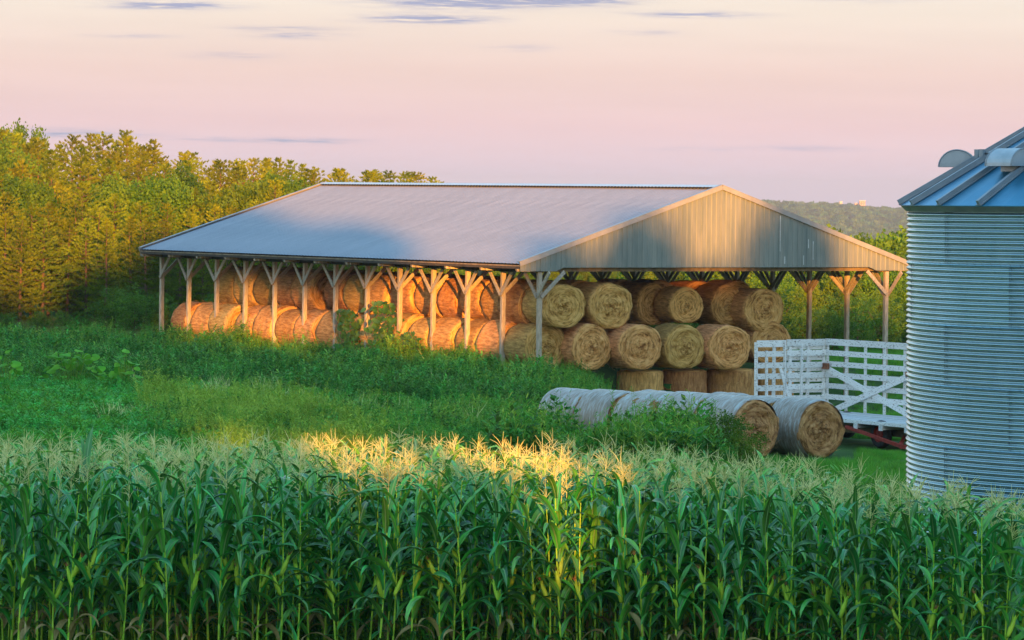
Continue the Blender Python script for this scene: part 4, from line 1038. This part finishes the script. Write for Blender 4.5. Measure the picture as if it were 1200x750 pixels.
for q in (0, 3, 9): LEAF.append((LEAF[q][0], [M['dry'], M['dry']])); mLEAF.append(LEAF[-1][0].mesh('leaf', [M['dry'], M['dry']], True))
def plant_layout(hs, tp=.9):
    out = []; out.append(('stalk', R.randrange(4), Matrix.Diagonal((1, 1, hs, 1))))
    n = R.randint(11, 13); az = R.uniform(0, 6.28)
    for i in range(n):
        z = (.34+1.70*i/(n-1))*hs; a = az+(i % 2)*math.pi+R.uniform(-.45, .45)
        if i >= n-3: v = R.randrange(6, 9) if R.random() < .7 else R.randrange(0, 6)
        elif i < 3: v = R.choice((0, 1, 2, 3, 9, 10, 11, 12, 13) if i < 2 else (0, 1, 2, 3, 4, 9))
        else: v = R.choice((0, 1, 2, 3, 4, 5, 0, 1, 2, 3, 4, 5, 7, 9))
        s_ = R.uniform(.8, 1.12)*(.72 if i < 2 else 1)*(.8 if i == n-1 else 1)
        out.append(('leaf', v, Matrix.Translation((0, 0, z)) @ Matrix.Rotation(a, 4, 'Z') @ Matrix.Rotation(R.uniform(-.15, .15), 4, 'Y') @ Matrix.Scale(s_, 4)))
    for k in range(R.choice((1, 1, 1, 2))):
        out.append(('ear', R.randrange(3), Matrix.Translation((0, 0, (1.0+.22*k+R.uniform(-.08, .08))*hs)) @ Matrix.Rotation(az+k*math.pi+R.uniform(-.5, .5), 4, 'Z')))
    if R.random() < tp: out.append(('tassel', R.randrange(6), Matrix.Translation((0, 0, 2.18*hs)) @ Matrix.Rotation(R.uniform(0, 6.28), 4, 'Z') @ Matrix.Scale(R.uniform(.65, 1.05), 4)))
    return out
SRC = {'stalk': (mSTALK, STALK), 'leaf': (mLEAF, LEAF), 'ear': (mEAR, EAR), 'tassel': (mTAS, TAS)}
def corn_front(px): return float(np.interp(px, [-80, 500, 800, 1000, 1250], [50.6, 50.9, 50.4, 48.8, 47.2]))
def corn_back(px): return float(np.interp(px, [-80, 500, 800, 930, 1050, 1250], [61.4, 61.8, 61.0, 58.4, 55.0, 52.4]))
spots = []
for row in range(20):
    x = -9.0+R.uniform(0, .2)
    while x < 8.6:
        for _ in (0,):
            y = None
            pxg = 600+F*x/57
            y = corn_front(pxg)+row*.74+R.uniform(-.07, .07)
            px = 600+F*x/y
            if -45 < px < 1245 and y < corn_back(px)+.2:
                if (x-BINX)**2+(y-BINY)**2 > (BINR+.45)**2: spots.append((x, y, row, px))
        x += R.uniform(.15, .27) if row else R.choice((R.uniform(.16, .3), R.uniform(.3, .55)))
spots.sort(key=lambda s: s[1]-(corn_front(s[3])))
Mats_stuff = [M['stalk'], M['corn_leaf'], M['corn_rib'], M['husk'], M['silk'], M['tassel'], M['dry']]
acc = {k: [] for k in 'Vlsfm'}; nv = 0; nl_ = 0
cache = {}
def arr(k, v):
    key = (k, v)
    if key not in cache:
        me = SRC[k][0][v]; V = np.zeros(len(me.vertices)*3, np.float32); me.vertices.foreach_get('co', V)
        li = np.zeros(len(me.loops), np.int32); me.loops.foreach_get('vertex_index', li)
        fl = np.zeros(len(me.polygons), np.int32); me.polygons.foreach_get('loop_total', fl)
        mi = np.zeros(len(me.polygons), np.int32); me.polygons.foreach_get('material_index', mi)
        mp = np.array([Mats_stuff.index(m) for m in me.materials]); cache[key] = (V.reshape(-1, 3), li, fl, mp[mi])
    return cache[key]
inview = 0
for x, y, row, px in spots:
    hs = float(np.interp(y-corn_front(px), [0, 3, 10], [1.13, 1.07, .98]))*R.uniform(.90, 1.06)*float(np.interp(px, [-50, 850, 1000, 1080, 1250], [1, .99, .95, .93, .93])); z = gzf(x, y); lay = plant_layout(hs, .55 if y-corn_front(px) < 3 else .95)
    root = Matrix.Translation((x, y, z)) @ Euler((R.uniform(-.07, .07), R.uniform(-.07, .07), 0)).to_matrix().to_4x4()
    if -10 < px < 1210 and inview < 300:
        inview += 1
        o = bpy.data.objects.new('corn_plant', None); C.objects.link(o); o.matrix_world = root; o.empty_display_size = .1
        tag(o, 'tall green corn plant in the front rows of the field along the bottom', 'corn plant', 'corn plants in the front rows')
        if row == 0 and 1040 < px: o['label'] = 'leafy corn plant of the front row before the grain bin'; o['group'] = 'corn plants before the grain bin'
        for k, v, mt in lay:
            c = bpy.data.objects.new(k, SRC[k][0][v]); C.objects.link(c); c.parent = o; c.matrix_local = mt
    else:
        for k, v, mt in lay:
            V, li, fl, mi = arr(k, v); A = np.array(root @ mt); acc['V'].append(V @ A[:3, :3].T+A[:3, 3]); acc['l'].append(li+nv); nv += len(V); acc['f'].append(fl); acc['m'].append(mi)
fl = np.concatenate(acc['f']); st = np.zeros(len(fl), np.int32); st[1:] = np.cumsum(fl)[:-1]
co = obj('corn_crop', rawmesh('corn_crop', np.concatenate(acc['V']), np.concatenate(acc['l']).astype(np.int32), st, fl, Mats_stuff, True, np.concatenate(acc['m']).astype(np.int32)))
kind(co, 'stuff', 'dense back rows of tasselled corn across the picture', 'corn')
print('corn', len(spots), 'individual', inview, 'wood', cnt)
# one taller unfurled leaf plant
p = at(99, 640, 54.0); o = thing('corn_plant', 'corn plant at the left with one big upright leaf above the tassels', 'corn plant', (p.x, 54.0, 0))
for k, v, mt in plant_layout(1.0)[:-1]:
    c = bpy.data.objects.new(k, SRC[k][0][v]); C.objects.link(c); c.parent = o; c.matrix_local = mt
for a, s_ in ((1.4, 1.35), (1.9, 1.1)): 
    mt = Matrix.Translation((0, 0, 2.3)) @ Matrix.Rotation(a, 4, 'Z') @ Matrix.Rotation(-.2, 4, 'Y') @ Matrix.Scale(s_, 4)
    c = bpy.data.objects.new('leaf', mLEAF[6]); C.objects.link(c); c.parent = o; c.matrix_local = mt

# ------------------------------------------------------------------ grass, weeds, clover
def tuft(seed, n, h, wd, spread, m, bend=.5, name='tuft'):
    rg = np.random.RandomState(seed); b = rg.randn(n, 3)*spread; b[:, 2] = 0; d = unit(rg.randn(n, 3)*.35*np.array([1, 1, 0])+np.array([0, 0, 1])); H = h*rg.uniform(.5, 1.1, (n, 1))
    s_ = unit(np.cross(d, rg.randn(n, 3)))*wd; mid = b+d*H*.55; out = rg.randn(n, 3)*np.array([1, 1, 0]); out = unit(out)*bend*H*.35; tip = b+d*H+out-np.array([0, 0, 1])*bend*H*.12
    V = np.stack([b-s_, b+s_, mid+s_*.8, mid-s_*.8, tip], 1).reshape(-1, 3); k = np.arange(n)*5
    li = np.stack([k, k+1, k+2, k+3, k+3, k+2, k+4], 1).ravel().astype(np.int32); fl = np.tile([4, 3], n).astype(np.int32); st = np.zeros(len(fl), np.int32); st[1:] = np.cumsum(fl)[:-1]
    return rawmesh(name, V, li, st, fl, m)
def leafy(seed, h, nst, nleaf, L_, m, spread=.15, wide=.45, name='weed'):
    rg = np.random.RandomState(seed); P = []; D = []
    S0 = []; 
    for s_ in range(nst):
        bx, by = rg.randn(2)*spread; lx, ly = rg.randn(2)*.18; hh = h*rg.uniform(.6, 1.05)
        for k in range(nleaf):
            t = rg.uniform(.12, 1); P.append((bx+lx*t*hh, by+ly*t*hh, hh*t)); a = rg.uniform(0, 6.28); D.append((math.cos(a), math.sin(a), rg.uniform(.1, .9)+t*.3))
        S0.append(((bx, by), (bx+lx*hh, by+ly*hh), hh))
    P = np.array(P); D = unit(np.array(D)); n = len(P); s_ = unit(np.cross(D, np.array([0, 0, 1])+rg.randn(n, 3)*.3)); l_ = L_*rg.uniform(.5, 1.15, (n, 1))
    V = np.stack([P, P+D*l_*.5+s_*l_*wide*.5, P+D*l_-np.array([0, 0, .12])*l_, P+D*l_*.5-s_*l_*wide*.5], 1).reshape(-1, 3); F4 = np.arange(n*4).reshape(n, 4)
    sv = []; 
    for (b0, b1, hh) in S0: sv += [(b0[0]-.006, b0[1], 0), (b0[0]+.006, b0[1], 0), (b1[0]+.002, b1[1], hh), (b1[0]-.002, b1[1], hh)]
    V = np.concatenate([V, np.array(sv)]); F4 = np.concatenate([F4, np.arange(len(sv)).reshape(-1, 4)+n*4])
    return polys(name, V, F4, m)
def field(n, ylo, yhi, plo, phi, keep=None, powr=.5):
    y = NR.uniform(ylo, yhi, n); px = NR.uniform(plo, phi, n); x = (px-600)/F*y
    a = (x-BX)*CA+(y-BY)*SA; b = -(x-BX)*SA+(y-BY)*CA
    ok = ~((a > -.25) & (a < 16.2) & (b > -.9) & (b < LEN+.5))
    ok &= ((x-BINX)**2+(y-BINY)**2 > (BINR+.1)**2)
    if keep is not None: ok &= keep(px, y, x, a, b)
    x, y = x[ok], y[ok]; return x, y, np.stack([x, y, gz(x, y)], 1), px[ok]
def scat(name, src, flt, smin, smax, label, cat, zf=None):
    x, y, P, px = flt; n = len(x); s_ = NR.uniform(smin, smax, n)
    s_ = s_*(.78+.34*np.sin(x*1.1+y*.35)*np.sin(y*.55-x*.6+1)+.22*np.sin(x*3.1+1.3)*np.sin(y*1.7))
    if zf is not None: s_ = s_*zf(px, y)
    return scatter(name, src, P, np.stack([NR.randn(n)*.06, NR.randn(n)*.06, NR.rand(n)*6.28], 1), np.stack([s_, s_, s_*NR.uniform(.85, 1.15, n)], 1), label, cat)
weed_src = [leafy(i, .9, 6, 22, [.12, .16, .10, .14][i], M['weed'], .17, [.3, .4, .22, .5][i]) for i in range(4)]+[leafy(9, 1.0, 6, 24, .13, M['weed_y'], .16, .2), leafy(8, 1.25, 4, 34, .09, M['grass'], .12, .15)]
grass_src = [tuft(i, 60, .35, .006, .12, M['grass']) for i in range(3)]
clover_src = [leafy(20+i, .38, 9, 12, .075, M['clover'], .17, .85) for i in range(3)]+[leafy(29, .5, 8, 12, .10, M['grass'], .2, .5)]
seed_src = [tuft(40+i, 26, 1.0, .010, .10, M['tassel'], .3, 'seed_heads') for i in range(2)]
sun_tint_src = [tuft(5+i, 60, .28, .006, .14, M['grass_sun_tint']) for i in range(2)]
def bales_clear(px, y, x, a, b):
    # keep growth out of the wrapped rows, upright bales and wagon
    ok = ~((px > 610) & (px < 1010) & (y > 91.5) & (y < 101.5))
    wx, wy = at(967, 480, 103.5).x, 103.5; la = (x-wx)*CA+(y-wy)*SA; lb = -(x-wx)*SA+(y-wy)*CA
    ok &= ~((la > -2.6) & (la < .2) & (lb > -7) & (lb < .3))
    return ok
# tall weeds in front of the barn
def wd_keep(px, y, x, a, b):
    ok = bales_clear(px, y, x, a, b)
    near = (a > -7.5) & (a < -.15) | ((b < -.3) & (b > -13) & (px > 590) & ((b < -5) | (px < 745)))
    return ok & near & (px < 885)
scat('tall_weeds', weed_src, field(30000, 118, 166, -30, 890, wd_keep), .6, 1.05, 'dark green tall weeds along the foot of the barn posts', 'weeds', lambda px, y: np.where((px > 640) & (y > 126), .75, 1.1))
def wd2(px, y, x, a, b):
    ok = bales_clear(px, y, x, a, b)
    lim = np.interp(px, [0, 150, 300, 620], [133, 132, 126, 118])
    return ok & (y > lim) & (a < -4)
scat('weed_belt', weed_src[:4], field(16000, 118, 168, -30, 640, wd2), .5, 1.0, 'dark belt of weeds between the barn and the green crop', 'weeds', lambda px, y: 1.15+0*px)
def wd3(px, y, x, a, b):
    return bales_clear(px, y, x, a, b) & (y < np.interp(px, [180, 300, 600, 700, 900], [112, 120, 118, 92, 91])) & (y > np.interp(px, [180, 400, 600, 900], [98, 92, 82, 80]))
scat('front_weeds', weed_src, field(17000, 78, 122, 180, 880, wd3), .4, .8, 'weeds and yellowish plants between the wrapped bales and the corn', 'weeds')
scat('bale_weeds', weed_src, field(2600, 85, 92.0, 600, 858, lambda px, y, x, a, b: y < np.interp(px, [600, 760, 858], [92, 91, 89.5])), .95, 1.45, 'tall weeds growing against the long row of wrapped bales', 'weeds')
scat('seeding_grass', seed_src, field(700, 104, 150, 120, 880, lambda px, y, x, a, b: bales_clear(px, y, x, a, b) & (np.sin(x*.7+y*.21)+np.sin(y*.5-x*.3) > .35) & ((a < -.6) | (b < -5))), .6, 1.1, 'pale seeding grass stems scattered among the weeds', 'grass')
scat('clover_field', clover_src, field(26000, 74, 136, -30, 620, lambda px, y, x, a, b: (y < np.interp(px, [0, 150, 300, 620], [135, 134, 128, 119])) & (a < -3)), .7, 1.2, 'short leafy green crop left of the barn weeds', 'green crop')
scat('yellow_weeds', [weed_src[4], weed_src[4], sun_tint_src[0]], field(2600, 88, 124, 170, 470, lambda px, y, x, a, b: (np.abs(px-300+(y-105)*4) < 90+30*np.sin(y)) & bales_clear(px, y, x, a, b)), .7, 1.15, 'pale yellowish green weeds in a strip behind the corn', 'weeds')
scat('sun_tint_grass', sun_tint_src, field(9000, 160, 182, -30, 200, lambda px, y, x, a, b: y > 162), .8, 1.5, 'grass below the left wood with sunlit yellow in its colour', 'grass')
scat('short_grass', grass_src, field(30000, 66, 118, 560, 1110, bales_clear), .6, 1.25, 'green grass around wrapped bales, wagon and grain bin', 'grass', lambda px, y: np.where((px > 930) & (y > 90), .5, 1.0))
scat('back_grass', grass_src, field(9000, 112, 172, 600, 1120, lambda px, y, x, a, b: bales_clear(px, y, x, a, b)), .7, 1.3, 'grass around and behind the barn', 'grass')
scat('corn_edge_grass', grass_src+[weed_src[0]], field(2600, 48.5, 55, -30, 1230), .4, .9, 'grass and small weeds at the foot of the corn', 'grass')

# ------------------------------------------------------------------ individual broadleaf plants, bush, vine
def roundleaf(seed, r=.15, m='bigleaf'):
    rg = random.Random(seed); n = 14; vs = [(0, 0, 0)]
    for k in range(n+1):
        t = -math.pi*.88+2*math.pi*.88*k/n; q = r*(1+.12*math.cos(3*t)+rg.uniform(-.05, .05)); vs.append((q*math.cos(t)+r*.55, q*math.sin(t), -.25*q*abs(math.sin(t))+.04*math.cos(2*t)*r))
    mb = MB(); mb.add(vs, [(0, k+1, k+2) for k in range(n)]); return mb.mesh('leaf', M[m], True)
RL = {m: [roundleaf(i, .15, m) for i in range(4)] for m in ('bigleaf', 'bigleaf_y', 'vine')}
def leafplant(name, px, py, Y, w, h, n, m, label, cat='plant', ls=1.0, group=None):
    p = at(px, py, Y); g = gzf(p.x, Y); t = thing(name, label, cat, (p.x, Y, g), 0, group)
    sm_ = MB()
    for k in range(n):
        q = math.sqrt((k+.5)/n); a = k*2.4; x, y = q*w/2*math.cos(a), q*w/3*math.sin(a); z = h*(.35+.65*math.sqrt(max(0, 1-q*q)))*R.uniform(.6, 1.08)
        sm_.tube([(x*.2, y*.2, 0), (x*.8, y*.8, z*.7), (x, y, z)], [.009, .007, .005], 4, cap=False)
        s_ = R.uniform(.6, 1.2)*ls
        obj('leaf', RL[m][R.randrange(4)], t, (x, y, z), (R.uniform(-.9, .9), R.uniform(-.3, .8), a+R.uniform(-.8, .8)), s_)
    obj('stem', sm_.mesh('stem', M['weed_y']), t)
leafplant('burdock_plant', 86, 435, 130, 2.0, 1.35, 52, 'bigleaf_y', 'bright green broad leaved plant, the larger of two in the dark weeds', ls=1.05)
leafplant('burdock_plant', 148, 436, 128.5, .85, 1.5, 20, 'bigleaf_y', 'narrow bright green broad leaved plant to the right of the larger one', ls=1.05)
leafplant('burdock_plant', 8, 440, 130, .9, 1.3, 16, 'bigleaf_y', 'bright green broad leaved plant at the left edge of the picture', ls=.95)
leafplant('squash_plant', 790, 500, 85.6, 2.0, 1.25, 64, 'bigleaf', 'dark broad leaved vine plant before the long row of wrapped bales', ls=1.25)
leafplant('squash_plant', 742, 500, 85.8, 1.4, 1.0, 36, 'bigleaf', 'lighter broad leaved plant at the left foot of the dark one', ls=1.05)
leafplant('leafy_weed', 794, 445, 134.0, .9, 1.9, 14, 'vine', 'dark leafy weed stalk against the middle upright bale', ls=.9)
for px, Y, h, lab in ((852, 88.2, 1.25, 'dark rounded bush before the front wrapped bale'), (868, 87.5, .9, 'smaller dark bush just right of the rounded one')):
    x = Xat(px, Y, 500); tree('bush', SHRUB[1], x, Y, h, 3, lab, 'bush', None, 1.15)
def vine(px, Y0, w, h, label):
    p = at(px, 420, Y0); t = thing('climbing_vine', label, 'vine', (p.x, Y0, gzf(p.x, Y0)))
    sm_ = MB()
    for s_ in range(5):
        x0 = (s_-2)*w/6; pts = [(x0+math.sin(k*1.3+s_)*.12, -.05*k*.2, h*k/6*R.uniform(.85, 1)) for k in range(7)]; sm_.tube(pts, .012, 4, cap=False)
    obj('stem', sm_.mesh('stem', M['bark']), t)
    for k in range(150):
        q = R.random(); x = R.gauss(0, w*.24)*(1.1-q*.5)+math.sin(q*4)*.12; z = h*q
        obj('leaf', RL['vine'][R.randrange(4)], t, (x, -.12+R.uniform(-.12, .12)+.15*q, z), (R.uniform(-.5, .5), R.uniform(.4, 1.5), R.uniform(3.6, 5.9)), R.uniform(.55, .95))
def side_y(px):
    lo, hi = 0., LEN
    for _ in range(40):
        m_ = (lo+hi)/2; q = bw(-.42, m_)
        if pix((q[0], q[1], 1))[0] > px: lo = m_
        else: hi = m_
    return bw(-.42, lo)[1]
for px, Yv, w, h, lab in ((408, side_y(408), 1.2, 1.9, 'climbing vine on the bottom bale left of the bare one'), (449, side_y(449), 1.9, 2.3, 'widest climbing vine spread over a bottom tier bale on the post side'), (480, side_y(480), .8, 1.2, 'short climbing vine right of the widest vine')):
    vine(px, Yv, w, h, lab)

# ------------------------------------------------------------------ evening haze
def build_haze():
    m = bpy.data.materials.new('haze'); m.use_nodes = True; nt = m.node_tree; nt.nodes.clear()
    o = nt.nodes.new('ShaderNodeOutputMaterial'); v = nt.nodes.new('ShaderNodeVolumePrincipled')
    v.inputs['Color'].default_value = (.80, .84, .92, 1); v.inputs['Density'].default_value = 0.00010; v.inputs['Anisotropy'].default_value = 0.2
    nt.links.new(v.outputs[0], o.inputs['Volume'])
    mb = MB(); x0, x1, y0, y1, z0, z1 = -14000, 14000, -80, 12500, -260, 60
    mb.box(((x0+x1)/2, (y0+y1)/2, (z0+z1)/2), (x1-x0, y1-y0, z1-z0))
    kind(obj('haze', mb.mesh('haze', m)), 'stuff', 'pale evening haze over the far hill', 'haze')
build_haze()
